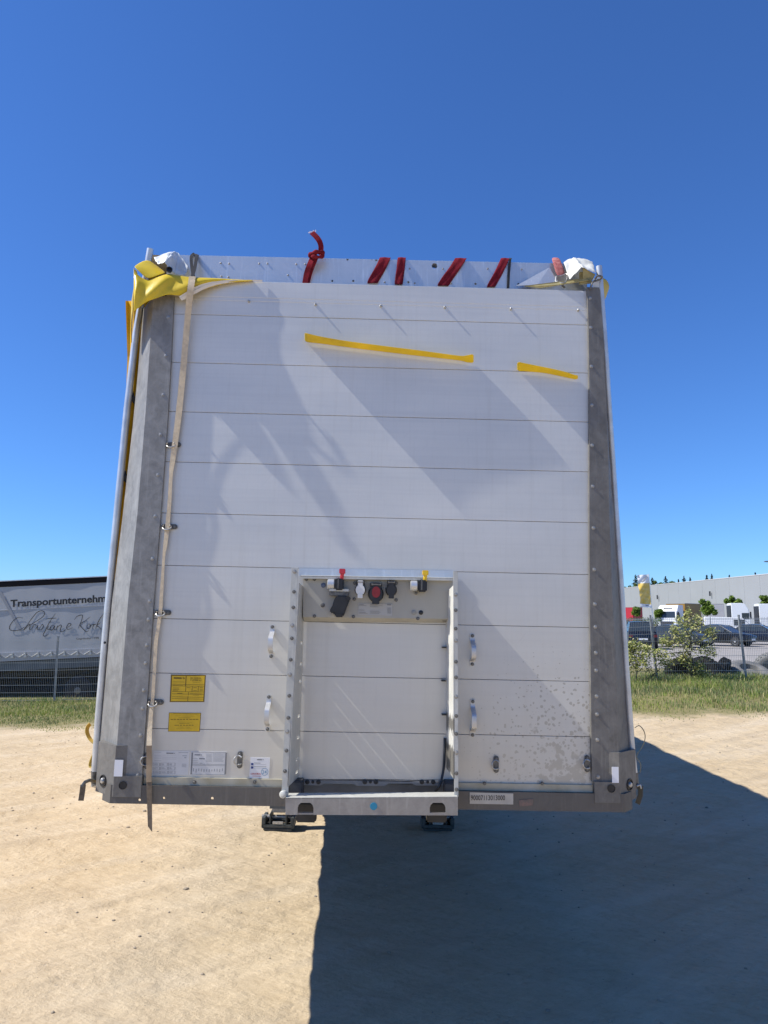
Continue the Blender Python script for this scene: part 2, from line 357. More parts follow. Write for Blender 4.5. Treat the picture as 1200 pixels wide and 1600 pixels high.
# pebbles on the sand: too many to count
def rock(rad, seed):
    bm = bmesh.new(); bmesh.ops.create_icosphere(bm, subdivisions=1, radius=rad)
    for v in bm.verts: v.co *= 1+0.35*noise.noise(v.co*(1.7/rad)+V((seed, seed*2, 0))); v.co.z *= 0.6
    vs = [v.co.copy() for v in bm.verts]; fs = [[v.index for v in f.verts] for f in bm.faces]; bm.free(); return vs, fs
b = MB()
for i in range(3800):
    x = random.uniform(-6, 8); y = random.uniform(-0.3, 11.2); r = 0.0022+0.0105*random.random()**5
    if i < 45: r = random.uniform(0.010, 0.020)
    vs, fs = rock(r, random.random()*50); a = random.random()*6.3; c_, s_ = math.cos(a), math.sin(a); z = hz(x, y)+micro(x, y)
    b.add([(x+v.x*c_-v.y*s_*1.2, y+v.x*s_+v.y*c_*1.2, z+v.z+r*0.25) for v in vs], fs)
tag(b.build('pebbles', M('pebble', (0.42, 0.34, 0.24), 0.95, scale=3, col2=(0.22, 0.19, 0.15)), fix=False), 'small dark pebbles and clods scattered on the sand', 'pebbles', kind='stuff')

# ------------------------------------------------------------------ the trailer
T = thing('semi_trailer', 'silver curtain-sided semi-trailer seen from the front, parked on its landing legs', 'trailer')
T.matrix_world = ROOTM
BH = 0.2518; Z9 = 1.44
zt = [tp(445, 441).z]+[Z9+(9-k)*BH for k in range(1, 10)]+[tp(445, 1219).z]
XI = 1.045
for i in range(10):                            # the wall boards
    z1, z0 = zt[i], zt[i+1]; g = 0.0010; h = z1-z0
    b = MB()
    # extruded profile: chamfered long edges, two shallow ribs on the top board
    prof = [(0.020, z0+g), (0.001, z0+g), (0.0, z0+g+0.001)]
    if i == 0:
        for zz in (0.42, 0.52): prof += [(0.0, z0+h*zz-0.002), (0.0010, z0+h*zz), (0.0, z0+h*zz+0.002)]
    prof += [(0.0, z1-g-0.001), (0.001, z1-g), (0.020, z1-g)]
    b.prism([(-XI-0.03, y, z) for y, z in prof], (2*XI+0.06, 0, 0))
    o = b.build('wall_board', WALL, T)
b = MB(); b.box((-1.09, 0.022, zt[-1]+0.005), (1.075, 0.05, zt[0]-0.01)); b.build('wall_backing', VOID, T)

# screws along the posts
def screw_mesh(r=0.0065, h=0.005, n=10):
    return MB().lathe((0,0,0), (0,-1,0), [(r*1.45, 0), (r*1.45, h*0.25), (r*1.4, h*0.35), (r, h*0.4), (r*0.85, h), (r*0.5, h*1.15)], n).mesh('screw', True)
SCREW = screw_mesh(); SCREW.materials.append(M('weathered_screw', (0.33, 0.32, 0.30), 0.45, 0.6, var=0.3, scale=90))
BOLT = MB().lathe((0,0,0), (0,-1,0), [(0.0085, 0), (0.0085, 0.002), (0.006, 0.002), (0.006, 0.006), (0.005, 0.007)], 8).mesh('bolt'); BOLT.materials.append(ZINC)
STUD = MB().lathe((0,0,0), (0,-1,0), [(0.008, 0), (0.007, 0.003), (0.0048, 0.004), (0.0045, 0.012), (0.0035, 0.013)], 8).mesh('stud'); STUD.materials.append(STEEL)
def inst(name, me, p, parent, off=None):
    o = bpy.data.objects.new(name, me); COL.objects.link(o); o.parent = parent; o.location = p; return o
for x, y in ((389, 471), (493, 476), (595, 478.5), (695, 480.5), (798, 483), (903, 485)): inst('stud', STUD, tp(x, y, 0), T)

# corner posts: front face, wide chamfer and side return
ztop, zbot = tp(280, 452).z, tp(220, 1222).z
FY, CY = -0.022, 0.075
for s in (-1, 1):
    meas = [(1222, 221, 179, 151), (1190, 223, 181, 154), (1060, 232, 190.5, 165), (940, 240, 200, 175), (800, 251, 215, 192), (650, 262, 227, 208.5), (560, 267, 233, 217), (462, 271.5, 239.5, 225)] if s < 0 else \
           [(1222, 925, 967, 994), (1174, 924.5, 966, 991.5), (1059, 923, 963, 983), (915, 921.5, 956, 973), (800, 921, 952, 965), (730, 921, 951, 958), (667, 921, 949, 952), (605, 921, 946, 947.5), (505, 919.5, 941, 942), (449, 917.5, 936.5, 938)]
    b = MB(); vs_ = []; n_ = 10
    for py, a_, c_, o_ in meas:
        xi, xc, xo = abs(tp(a_, py, FY).x), abs(tp(c_, py, FY).x), abs(tp(o_, py, 0.15).x); z = tp(c_, py, FY).z; xi = min(xi, 1.052)
        vs_ += [(s*x, y, z) for x, y in ((xi, 0.002), (xi, FY), (xc, FY), (xo, 0.15), (xo, 0.22), (xo-0.006, 0.22), (xo-0.006, 0.153), (xc-0.003, FY+0.006), (xi+0.006, FY+0.006), (xi+0.006, 0.002))]
    m_ = len(meas)
    b.add(vs_, [(r*n_+k, r*n_+(k+1) % n_, (r+1)*n_+(k+1) % n_, (r+1)*n_+k) for r in range(m_-1) for k in range(n_)]+[tuple(range(n_))[::-1], tuple(range((m_-1)*n_, m_*n_))])
    post = b.build('corner_post', GALV if s < 0 else GALVD, T); post['label'] = 'galvanised corner post, '+('sunlit chamfer' if s < 0 else 'shade painted into darker steel')
    pts = [(266,496),(261.7,556),(257.7,617),(254,679),(250,742),(245.5,806.5),(241,873),(235.5,939.5),(233.5,968),(230,1008),(228,1036),(225,1078.5),(222.6,1107),(219.7,1149),(215,1211)] if s < 0 else \
          [(922,466),(923,512),(924,572.6),(924.5,633),(925,696),(925.5,760),(926,825),(926,890),(926,944),(926.5,979.5),(927,1020),(928,1047.6),(928.5,1088),(929,1116),(930.5,1156),(932,1214)]
    for p in pts:
        q = tp(*p, FY); q.x = s*max(abs(q.x), 1.053); inst('screw', SCREW, q, post)
    # corner casting with its two recessed sockets
    zc0, zc1, zs = tp(190, 1245, -0.03).z, tp(190, 1165, -0.03).z, tp(190, 1212, -0.03).z
    if s > 0: zc0, zc1, zs = zc0+0.012, zc1+0.01, zs+0.012
    cf = -0.034; kx = abs(tp(178 if s < 0 else 968, 1215, -0.034).x); ko = abs(tp(150 if s < 0 else 994, 1222, CY-0.006).x)
    b = MB()
    b.prism([(s*x, y, zc0) for x, y in ((1.032, 0.0), (1.032, cf), (kx, cf), (ko, CY-0.006), (ko, 0.16))], (0, 0, zs-zc0))
    b.prism([(s*x, y, zs) for x, y in ((1.14, -0.0), (1.03+0.05, -0.015), (kx, cf), (ko, CY-0.006), (ko, 0.16))], (0, 0, zc1-zs))
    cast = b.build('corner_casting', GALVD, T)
    hA = tp(192, 1227, cf) if s < 0 else tp(955, 1232, cf); hB = tp(162, 1225, 0.02) if s < 0 else tp(985, 1232, 0.02)
    r_ = MB().lathe(hA, (0,-1,0), [(0.018, -0.002), (0.018, 0.004), (0.0165, 0.004), (0.0160, 0.0008)], 20); r_.build('socket_hole', BLACK, cast, True)
    nrm = V((s*(CY-cf), -(1.252-1.165), 0)).normalized()*1.0
    nrm = V((s*(CY-0.006-cf), -(ko-kx), 0)).normalized()
    hB = V((s*(kx*0.42+ko*0.58), cf+0.58*(CY-0.006-cf), hA.z+0.006))
    MB().lathe(hB, nrm, [(0.027, -0.002), (0.027, 0.005), (0.023, 0.005), (0.0225, 0.0008)], 20).build('socket_hole', BLACK, cast, True)
    MB().lathe(hB+nrm*0.001, nrm, [(0.013, -0.002), (0.013, 0.006), (0.010, 0.010), (0.004, 0.011)], 14).build('pin', STEEL, cast, True)
    q0, q1 = (tp(180, 1187, cf), tp(191.5, 1213, cf)) if s < 0 else (tp(955.5, 1198, cf), tp(966.5, 1223, cf))
    MB().box((q0.x, cf-0.005, q1.z), (q1.x, cf-0.0028, q0.z)).build('reflector', M('white_reflector', (0.78, 0.78, 0.80), 0.3), cast)

# lower beam, in two pieces either side of the coupling recess, with a yellowed sill on top
zb0, zb1, zsl = tp(300, 1257.5, -0.03).z, tp(300, 1228.5, -0.03).z, tp(445, 1219).z+0.006
for s, xa, xb_ in ((-1, tp(152, 1257, -0.03).x, tp(447, 1257, -0.03).x), (1, tp(712, 1260, -0.03).x, tp(995, 1262, -0.03).x)):
    e = xa if s < 0 else xb_; i_ = xb_ if s < 0 else xa
    b = MB(); b.prism([(e, 0.03, zb0), (e-s*0.055, -0.03, zb0), (i_, -0.03, zb0), (i_, -0.024, zb0), (e-s*0.053, -0.024, zb0), (e-s*0.006, 0.03, zb0)], (0, 0, zb1-zb0))
    b.box((min(e-s*0.06, i_), -0.0235, zb1-0.012), (max(e-s*0.06, i_), 0.05, zb1-0.002))
    beam = b.build('front_beam', BEAM, T)
    if s < 0: cut(beam, [MB().cyl(tp(x, y, -0.03)+V((0, -0.02, 0)), (0, 1, 0), r, 0.07, 12).mesh() for x, y, r in ((256, 1247, 0.0055), (331.5, 1247.5, 0.0065), (218, 1250, 0.006))])
    x0, x1 = sorted((s*1.03, i_-s*0.004))
    sl = MB().box((x0, -0.012, zb1-0.0005), (x1, 0.02, zsl-0.001)).build('sill_strip', SILL, T)
    for px, py in (((304, 1222), (398, 1222)) if s < 0 else ((757, 1224), (847, 1224))):
        inst('bolt', BOLT, tp(px, py, -0.012), sl)

# header rail behind the top of the wall
HY = 0.10
ra, rb = tp(262, 397.5, HY), tp(917, 412, HY)
b = MB(); dz = 0.24
b.hexa([(ra.x, HY, ra.z-dz), (rb.x, HY, rb.z-dz), (rb.x, HY+0.05, rb.z-dz), (ra.x, HY+0.05, ra.z-dz), (ra.x, HY, ra.z), (rb.x, HY, rb.z), (rb.x, HY+0.05, rb.z), (ra.x, HY+0.05, ra.z)])
rail = b.build('header_rail', RAIL, T, bevel=0.003)
holes = [(543, 405.5, 2), (581, 406, 0.9), (588, 406.5, 2), (679, 415.5, 5), (638, 441, 2), (552, 439, 2), (743, 443.5, 2), (810, 444, 2), (824, 443, 1.6), (519, 439, 2)]
cut(rail, [MB().cyl(tp(x, y, HY)+V((0, -0.03, 0)), (0, 1, 0), r*0.0031, 0.12 if r > 3 else 0.05, 12).mesh() for x, y, r in holes])
RIV = MB().lathe((0,0,0), (0,-1,0), [(0.005, 0), (0.005, 0.002), (0.003, 0.003)], 8).mesh('rivet'); RIV.materials.append(M('rivet_brown', (0.30, 0.28, 0.27), 0.5, 0.5))
for x, y in ((345, 411), (358, 412), (405, 412), (418, 412), (463, 413), (477, 413), (346, 432), (450, 430), (640, 420), (692, 420), (762, 420), (815, 421), (357, 433), (601, 441), (648, 442.5), (705, 443)):
    inst('rivet', RIV, tp(x, y, HY), rail)

# bent roof corner fittings at both ends of the rail
CAPM = M('chalky_white_sheet', (0.66, 0.68, 0.68), 0.5, 0.1, var=0.12, scale=14)
def sheet(pts, th, name, m, parent, bevel=0.0):  # thick plate from a polygon of points
    P = [V(p) for p in pts]; n = (P[1]-P[0]).cross(P[2]-P[0]).normalized(); return MB().prism([p-n*th/2 for p in P], n*th).build(name, m, parent, bevel=bevel)
def crumple(quads, name, m, seed):              # folded and dented sheet: one grid per fold
    b = MB()
    for q in quads:
        P = [V(p) for p in q]; n = (P[1]-P[0]).cross(P[3]-P[0]).normalized(); K = 9; rows = []
        for i_ in range(K):
            r = []
            for j_ in range(K):
                u_, v_ = i_/(K-1), j_/(K-1); p = P[0].lerp(P[1], u_).lerp(P[3].lerp(P[2], u_), v_); e_ = min(u_, 1-u_, v_, 1-v_)
                d = 0.016*noise.noise(p*22+V((seed, 0, 0)))*min(1, e_*5)+0.006*noise.noise(p*70+V((seed, 5, 0)))
                r.append(p+n*d+V((0, 0, 0.008*noise.noise(p*55+V((seed, 9, 1))))))
            rows.append(r)
        b.grid(rows)
    o = b.build(name, m, T, True, fix=False); md = o.modifiers.new('s', 'SOLIDIFY'); md.thickness = 0.003; md.offset = 0
    sb = o.modifiers.new('d', 'SUBSURF'); sb.levels = 1; sb.render_levels = 1; return o
crumple(([tp(240, 403, 0.02), tp(270, 392.5, 0.06), tp(257, 410, -0.07), tp(246, 412, -0.05)],
         [tp(270, 392.5, 0.06), tp(278, 393.5, 0.09), tp(273, 428, 0.0), tp(257, 410, -0.07)],
         [tp(278, 393.5, 0.09), tp(295, 417, 0.06), tp(290, 431, 0.04), tp(273, 428, 0.0)]), 'bent_corner_cap', CAPM, 3.1)
MB().lathe(tp(264.5, 422.5, -0.035), (0.3,-1,0.1), [(0.014, 0), (0.016, 0.01), (0.011, 0.011), (0.0105, 0.001)], 14).build('cap_socket', BLACK, T)
crumple(([tp(880, 409, 0.08), tp(897, 401.5, 0.10), tp(909, 417.5, -0.05), tp(890, 437, -0.05)],
         [tp(897, 401.5, 0.10), tp(926, 408, 0.12), tp(931, 428, -0.02), tp(909, 417.5, -0.05)]), 'bent_corner_cap', M('chalky_cream_sheet', (0.66, 0.65, 0.58), 0.6, var=0.15, scale=14), 7.7)
sheet([tp(911, 418.5, -0.035), tp(930, 428.5, -0.01), tp(926, 437, 0.0), tp(910, 439, -0.01)], 0.004, 'cap_end', M('olive_primer', (0.30, 0.26, 0.12), 0.6, var=0.3, scale=30), T)
b = MB(); b.hexa([tp(905, 445, -0.01), tp(925, 443, -0.01), tp(925, 443, 0.06), tp(905, 445, 0.06), tp(905, 425, -0.01), tp(925, 425, -0.01), tp(925, 425, 0.06), tp(905, 425, 0.06)])
b.build('hinge_block', M('olive_primer', (0.30, 0.26, 0.12), 0.6, var=0.3, scale=30), T, bevel=0.003)
MB().tube(smooth_path([tp(930, 436, -0.05), tp(934, 431, -0.075), tp(941, 433, -0.05), tp(936, 437, -0.02), tp(926, 441, -0.04), tp(922, 452, -0.03)]), 0.005, 6).build('tie_wire', ZINC, T)
sheet([tp(926, 436, -0.005), tp(936, 432, -0.005), tp(936, 456, -0.005), tp(926, 452, -0.005)], 0.004, 'bracket', CAPM, T)
# torn lower flange of the rail, right end
sheet([tp(820, 447, 0.02), tp(905, 436.5, -0.01), tp(925, 434, -0.01), tp(921, 438, -0.02), tp(880, 444, -0.01), tp(845, 449.5, 0.015)], 0.004, 'torn_flange', M('olive_primer', (0.3, 0.26, 0.12)), T)
sheet([tp(806, 447, 0.06), tp(858, 418, 0.085), tp(872, 440, 0.06), tp(840, 445, 0.05)], 0.003, 'peeled_skin', RAIL, T)

# coupling recess: side plates, wall flange, service panel, bumper bar
PY = -0.17
def side_plate(s):
    if s < 0: fr = [(160, 95), (105, 1335)]; ba = [(196, 205), (163, 1230)]; ou = [(124, 92), (68, 1340)]; cutT = (165, 175); cutB = (107, 1283)
    else: fr = [(1003, 112), (1008, 1330)]; ba = [(962, 230), (966, 1185)]; ou = [(1028, 118), (1031, 1340)]; cutT = (1003, 190); cutB = (1004, 1240)
    p1, p2 = z3(*cutT, PY), z3(*cutB, PY); q1, q2 = z3(*ba[0], -0.002), z3(*ba[1], -0.002)
    th = V((s*0.005, 0, 0)); b = MB()
    if s > 0: b.prism([p1, p2, q2, q1], th)
    else:
        ts = [0.30, 0.41, 0.50, 0.68, 0.79, 0.90, 0.965]; tb_ = [0.0]
        for t in ts: tb_ += [t-0.0075, t+0.0075]
        tb_.append(1.0)
        for k in range(len(tb_)-1):
            for w0, w1 in (((0, 1),) if k % 2 == 0 else ((0, 0.66), (0.92, 1))):
                at_ = lambda t, w: p1.lerp(p2, t).lerp(q1.lerp(q2, t), w)
                b.prism([at_(tb_[k], w0), at_(tb_[k+1], w0), at_(tb_[k+1], w1), at_(tb_[k], w1)], th)
    pl = b.build('side_plate', FRAME, T)
    f1, f2, o1, o2 = z3(*fr[0], PY), z3(*fr[1], PY), z3(*ou[0], PY), z3(*ou[1], PY)
    b = MB(); b.prism([f1, f2, o2, o1], (0, 0.005, 0)); b.build('front_flange', FRAME, T, bevel=0.001)
    return pl, q1, q2, p1, p2
plL, q1, q2, p1, p2 = side_plate(-1)
plR, *_ = side_plate(1)
for a, pts in ((-1, ((140,115),(137,225),(133,310),(128,408),(125,478),(119,594),(115,675),(111,790),(106,910),(101,985),(96,1088),(88,1200))),
               (1, ((1016,240),(1016,325),(1016,425),(1017,490),(1017,605),(1018,690),(1018,795),(1019,900),(1019,997),(1020,1100),(1020,1212),(1020,1300)))):
    for k, p in enumerate(pts): inst('bolt', BOLT if k % 3 else SCREW, z3(*p, PY), T)
MB().lathe(z3(80, 1325, PY-0.005), (-0.3,-1,0), [(0.016, -0.02), (0.016, 0.01), (0.012, 0.013)], 14).build('hinge_pin', FRAME, T, True)
# grease on the right side plate
def greasy():
    m = bpy.data.materials.new('greasy_plate'); m.use_nodes = True; k = N(m); o = k.obj(); z = k('SeparateXYZ', {0: o}).outputs[2]
    nz = k.noise(o, 22, 7, 0.7); base = k.mix(k.ramp(k.noise(o, 9, 7), [(0.35, 0.0), (0.65, 1.0)]), (0.50, 0.49, 0.44), (0.64, 0.63, 0.58))
    msk = None
    for zc, w in ((z3(985, 940, -0.1).z, 0.055), (z3(985, 1140, -0.1).z, 0.085)):
        d = k.math('SUBTRACT', w, k.math('ABSOLUTE', k.math('SUBTRACT', z, zc))); d = k.math('ADD', k.math('MULTIPLY', d, 8.0), k.math('SUBTRACT', nz, 0.62))
        d = k.ramp(d, [(0.0, 0.0), (0.14, 1.0)]); msk = d if msk is None else k.math('MAXIMUM', msk, d)
    k.l.new(k.mix(k.math('MULTIPLY', msk, 0.85), base, (0.06, 0.052, 0.04)), k.p.inputs['Base Color']); k.p.inputs['Roughness'].default_value = 0.5
    return m
plR.data.materials.clear(); plR.data.materials.append(greasy())

PAN = M('service_panel_paint', (0.44, 0.42, 0.36), 0.5, 0.15, scale=6, col2=(0.36, 0.34, 0.29), stretch=(1, 1, 0.3))
SY = -0.055
b = MB(); b.prism([z3(188, 148, SY), z3(1000, 158, SY), z3(975, 372, SY), z3(186, 362, SY)], (0, 0.004, 0))
c0, c1 = z3(186, 362, SY), z3(975, 372, SY); b.prism([c0, c1, z3(965, 393, -0.006), z3(190, 386, -0.006)], (0, 0.003, -0.001))
panel = b.build('service_panel', PAN, T)
a0, a1 = z3(175, 143, SY), z3(1002, 155, SY)
b = MB(); b.prism([a0+V((0, -0.03, 0)), a1+V((0, -0.03, 0)), a1+V((0, 0.05, 0.006)), a0+V((0, 0.05, 0.006))], (0, 0, 0.004))
b.prism([a0+V((0, -0.03, -0.010)), a1+V((0, -0.03, -0.010)), a1+V((0, -0.03, 0.003)), a0+V((0, -0.03, 0.003))], (0, 0.003, 0)); b.build('panel_hood', FRAME, T)
b = MB(); b.prism([z3(165, 96, -0.012), z3(1005, 110, -0.012), z3(1005, 152, -0.012), z3(165, 140, -0.012)], (0, 0.008, 0)); b.build('shade_tint_strip', RAIL, T)  # strip added for the bluish shade and sky reflection on the wall here
# fittings on the service panel
def disc(a, bb, r, m, name, Y=SY, h=0.003): return MB().lathe(z3(a, bb, Y), (0,-1,0), [(r, 0), (r, h), (r*0.85, h*1.3)], 18).build(name, m, panel, True)
disc(297, 190, 0.0115, M('blue_plug', (0.10, 0.13, 0.20), 0.4), 'blanking_plug'); disc(293, 298, 0.0105, M('grey_plug', (0.10, 0.10, 0.10), 0.6), 'blanking_plug')
disc(789, 338, 0.0115, M('light_plug', (0.30, 0.29, 0.26), 0.6), 'blanking_plug'); disc(827, 338, 0.0105, BLACK, 'open_hole')
for p in ((465, 265), (692, 270), (467, 178), (693, 178), (248, 357), (460, 360), (810, 370), (204, 157), (248, 157)): inst('bolt', BOLT, z3(*p, SY), panel)
def flap_socket(cx, cy, w, h, body, flap, name):
    c = z3(cx, cy, SY); hw, hh = w/3.479*0.00297/2, h/3.479*0.00297/2
    rt = MB().lathe(c+V((0, 0, -hh*0.05)), (0,-1,0), [(hw*1.0, 0), (hw*1.0, 0.02), (hw*0.92, 0.035), (hw*0.88, 0.035), (hw*0.86, 0.02)], 20)
    rt.box((c.x-hw*0.75, c.y-0.034, c.z+hh*0.45), (c.x+hw*0.75, c.y, c.z+hh*0.95)); sock = rt.build(name, body, panel, True)
    pts = []
    for k in range(20):
        a = 2*math.pi*k/20; x = math.cos(a)*hw*0.82; z = math.sin(a)*hw*0.95-hh*0.08; pts.append(V((c.x+x, c.y-0.037, c.z+z)))
    f = MB(); f.prism(pts, (0, -0.008, 0)); f.box((c.x-hw*0.45, c.y-0.047, c.z-hh*0.98), (c.x+hw*0.45, c.y-0.036, c.z-hh*0.5))
    f.box((c.x-hw*0.45, c.y-0.044, c.z+hh*0.4), (c.x+hw*0.45, c.y-0.036, c.z+hh*0.98)); f.build('flap_lid', flap, sock, bevel=0.0015)
    MB().cyl((c.x-hw*0.6, c.y-0.040, c.z+hh*0.8), (1,0,0), 0.005, hw*1.2, 8).build('hinge', ZINC, sock)
    return sock
WPL = M('white_plastic', (0.72, 0.71, 0.67), 0.45, var=0.06, scale=40)
flap_socket(498, 213, 62, 98, BLACK, WPL, 'power_socket'); flap_socket(665, 215, 64, 98, BLACK, BLACK, 'power_socket')
s5 = flap_socket(582, 235, 88, 118, BLACK, BLACK, 'brake_socket'); c = z3(583, 232, SY)
MB().prism([c+V((0.020*math.cos(2*math.pi*k/18), -0.046, 0.026*math.sin(2*math.pi*k/18)+0.003)) for k in range(18)], (0, -0.003, 0)).build('red_cover', M('red_plastic', (0.22, 0.012, 0.018), 0.5, var=0.2, scale=40), s5, bevel=0.001)
def gladhand(cx, cy, m, name):
    c = z3(cx, cy, SY); q = MB()
    q.lathe(c+V((-0.042, -0.035, 0)), (1,0,0), [(0.020, 0), (0.024, 0.003), (0.024, 0.03), (0.020, 0.034)], 16)
    g = q.build(name, ALU, panel, True)
    MB().box((c.x-0.006, c.y-0.062, c.z-0.027), (c.x+0.034, c.y, c.z+0.027)).build('body_block', BLACK, g, bevel=0.006)
    MB().box((c.x+0.006, c.y-0.066, c.z-0.02), (c.x+0.012, c.y-0.03, c.z+0.03)).build('clip', ZINC, g)
    h = MB(); h.tube([c+V((0.024, -0.045, 0.02)), c+V((0.025, -0.05, 0.035)), c+V((0.026, -0.052, 0.055))], [0.008, 0.009, 0.010], 8)
    h.box((c.x+0.012, c.y-0.062, c.z+0.050), (c.x+0.040, c.y-0.040, c.z+0.072)); h.build('lever', m, g, bevel=0.002)
gladhand(370, 187, M('red_lever', (0.55, 0.03, 0.05), 0.45), 'air_coupling'); gladhand(816, 195, M('yellow_lever', (0.80, 0.52, 0.02), 0.45), 'air_coupling')
MB().lathe(z3(800, 233, SY), (0,-1,0), [(0.007, 0), (0.007, 0.02), (0.004, 0.022)], 8).build('drain_plug', ZINC, panel)
c = z3(385, 232, SY); MB().box((c.x-0.046, c.y-0.05, c.z+0.006), (c.x+0.044, c.y, c.z+0.018)).build('socket_bracket', FRAME, panel, bevel=0.001)
MB().box((c.x-0.046, c.y-0.045, c.z-0.014), (c.x+0.044, c.y-0.001, c.z+0.005)).build('terminal_strip', ZINC, panel, bevel=0.002)
c = z3(388, 302, SY); b = MB()
b.prism([c+V((x, -0.055, z)) for x, z in ((-0.020, -0.050), (0.018, -0.050), (0.030, -0.012), (0.046, 0.030), (0.034, 0.046), (-0.014, 0.048), (-0.026, 0.030), (-0.034, 0.0), (-0.046, -0.022), (-0.044, -0.034), (-0.024, -0.034))], (0, 0.05, 0))
sk = b.build('multi_pin_socket', BLACK, panel, bevel=0.005)
MB().tube([c+V((0.040, -0.058, 0.034)), c+V((0.040, -0.063, 0.034))], 0.010, 10).build('hinge_boss', DARK, sk)
MB().box((c.x-0.016, c.y-0.060, c.z-0.052), (c.x+0.014, c.y-0.052, c.z-0.035)).build('lid_tab', DARK, sk, bevel=0.002)

INK = M('printed_ink', (0.10, 0.095, 0.09), 0.7); INKY = M('brown_print', (0.16, 0.10, 0.01), 0.7)
def bars(rows, Y, m, parent, name='print'):    # rows of faint illegible print: (x0,x1,y,height px)
    b = MB()
    for x0, x1, y, h in rows:
        a = tp(x0, y-h/2, Y); c = tp(x1, y+h/2, Y); b.add([(a.x, Y, c.z), (c.x, Y, c.z), (c.x, Y, a.z), (a.x, Y, a.z)], [(0,1,2,3)])
    return b.build(name, m, parent)
def plate(c4, Y, m, name, th=0.0015, parent=T):
    P = [tp(x, y, Y) for x, y in c4]; return MB().prism(P[::-1], (0, th, 0)).build(name, m, parent)
def zz(a, b): return (420+a/3.479, 860+b/3.479)
lb = plate([zz(488, 288), zz(672, 291), zz(670, 356), zz(486, 352)], SY-0.003, M('worn_label', (0.42, 0.41, 0.38), 0.5), 'service_label', parent=panel)
rows = []
for k in range(9):
    y = 944.5+k*1.75
    for x0, x1 in ((561, 576), (578, 603)):
        if random.random() < 0.85: rows.append((x0, x0+(x1-x0)*random.uniform(0.5, 1), y, 0.7))
rows += [(605, 611, 945, 1.6)]+[(605+random.uniform(0, 1), 611, 950+k*1.6, 0.6) for k in range(6)]
bars(rows, SY-0.0045, M('faded_ink', (0.20, 0.19, 0.18), 0.7), lb)

# lower edge of the recess: perforated bracket, shaded crossmember and the bumper bar
b = MB(); b.prism([z3(x, y, 0.0) for x, y in ((162, 1243), (955, 1243), (950, 1278), (800, 1278), (780, 1268), (650, 1268), (630, 1280), (480, 1280), (460, 1270), (300, 1268), (280, 1278), (165, 1275))], (0, 0.01, 0))
br = b.build('perforated_bracket', M('bracket_steel', (0.20, 0.21, 0.22), 0.5, 0.3, var=0.2), T)
for x in (210, 240, 270, 522, 552, 582, 832, 863, 893): MB().lathe(z3(x, 1258, 0.0), (0,-1,0), [(0.0105 if x not in (240, 552, 863) else 0.007, -0.002), (0.0105 if x not in (240, 552, 863) else 0.007, 0.004), (0.005, 0.005)], 14).build('bracket_hole', BLACK, br)
MB().box((-0.46, 0.06, 1.08), (0.40, 0.10, 1.20)).build('cross_member', M('blue_grey_chassis', (0.10, 0.12, 0.15), 0.6, var=0.25), T)
b = MB(); c0, c1 = z3(90, 1346, PY-0.03), z3(1028, 1340, PY-0.03); d0, d1 = z3(90, 1437, PY-0.03), z3(1027, 1441, PY-0.03)
dp = V((0, 0.09, 0)); b.hexa([d0, d1, d1+V((0, 0.004, 0)), d0+V((0, 0.004, 0)), c0, c1, c1+V((0, 0.004, 0)), c0+V((0, 0.004, 0))])
BARM = galv_material('bumper_steel', (0.26, 0.24, 0.22), (0.34, 0.32, 0.29), 0.5, (0.20, 0.17, 0.14), 0.2, con=0.3)
bar = b.build('bumper_bar', BARM, T)
cs = []
for cx in (200, 918):
    a0, a1 = z3(cx-43, 1442, PY-0.03), z3(cx+43, 1442, PY-0.03); t0, t1 = z3(cx-43, 1400, PY-0.03), z3(cx+43, 1400, PY-0.03)
    tm0, tm1, w = z3(cx-25, 1372, PY-0.03), z3(cx+25, 1372, PY-0.03), V((0, -0.03, 0))
    lo = 0.02 if cx < 500 else -0.006
    cs.append(MB().prism([p+w for p in (a0-V((0,0,lo)) if lo > 0 else a0+V((0,0,0.012)), a1-V((0,0,lo)) if lo > 0 else a1+V((0,0,0.012)), t1, z3(cx+38, 1384, PY-0.03), tm1, tm0, z3(cx-38, 1384, PY-0.03), t0)], (0, 0.08, 0)).mesh())
cut(bar, cs)
b = MB(); b.hexa([c0-V((0,0,0.006)), c1-V((0,0,0.006)), c1+dp-V((0,0,0.006)), c0+dp-V((0,0,0.006)), c0+V((0,0,0.001)), c1+V((0,0,0.001)), c1+dp+V((0,0,0.001)), c0+dp+V((0,0,0.001))]); b.build('bar_top', FRAME, T, bevel=0.002)
b = MB(); b.hexa([d0+V((0.05,0.006,0)), d1+V((-0.05,0.006,0)), d1+V((-0.05,0.03,0)), d0+V((0.05,0.03,0)), d0+V((0.05,0.006,0.006)), d1+V((-0.05,0.006,0.006)), d1+V((-0.05,0.03,0.006)), d0+V((0.05,0.03,0.006))]); b.build('bar_foot', BARM, T)
MB().lathe(z3(570, 1391, PY-0.031), (0,-1,0), [(0.0158, 0), (0.0158, 0.001), (0.015, 0.0015)], 20).build('blue_dot_sticker', M('blue_sticker', (0.015, 0.22, 0.36), 0.5), bar)
for cx in (200, 918):                          # rubber pads seen through the slots
    p = z3(cx, 1420, PY+0.06); MB().box((p.x-0.045, PY+0.09, p.z-0.055), (p.x+0.045, PY+0.15, p.z+0.03)).build('rubber_pad', BLACK, T, bevel=0.006)
for s, x, y in ((-1, 150, 1290), (1, 990, 1300)):
    p = z3(x, y, -0.05); MB().box((p.x-0.03, -0.09, p.z-0.04), (p.x+0.03, 0.02, p.z+0.035)).build('hinge_bracket', VOID, T, bevel=0.004)
MB().tube(smooth_path([z3(957, 1020, -0.006), z3(955, 1120, -0.02), z3(948, 1200, -0.03), z3(930, 1275, -0.05), z3(905, 1310, -0.04)]), 0.006, 8).build('air_hose', BLACK, T, True)
b = MB()
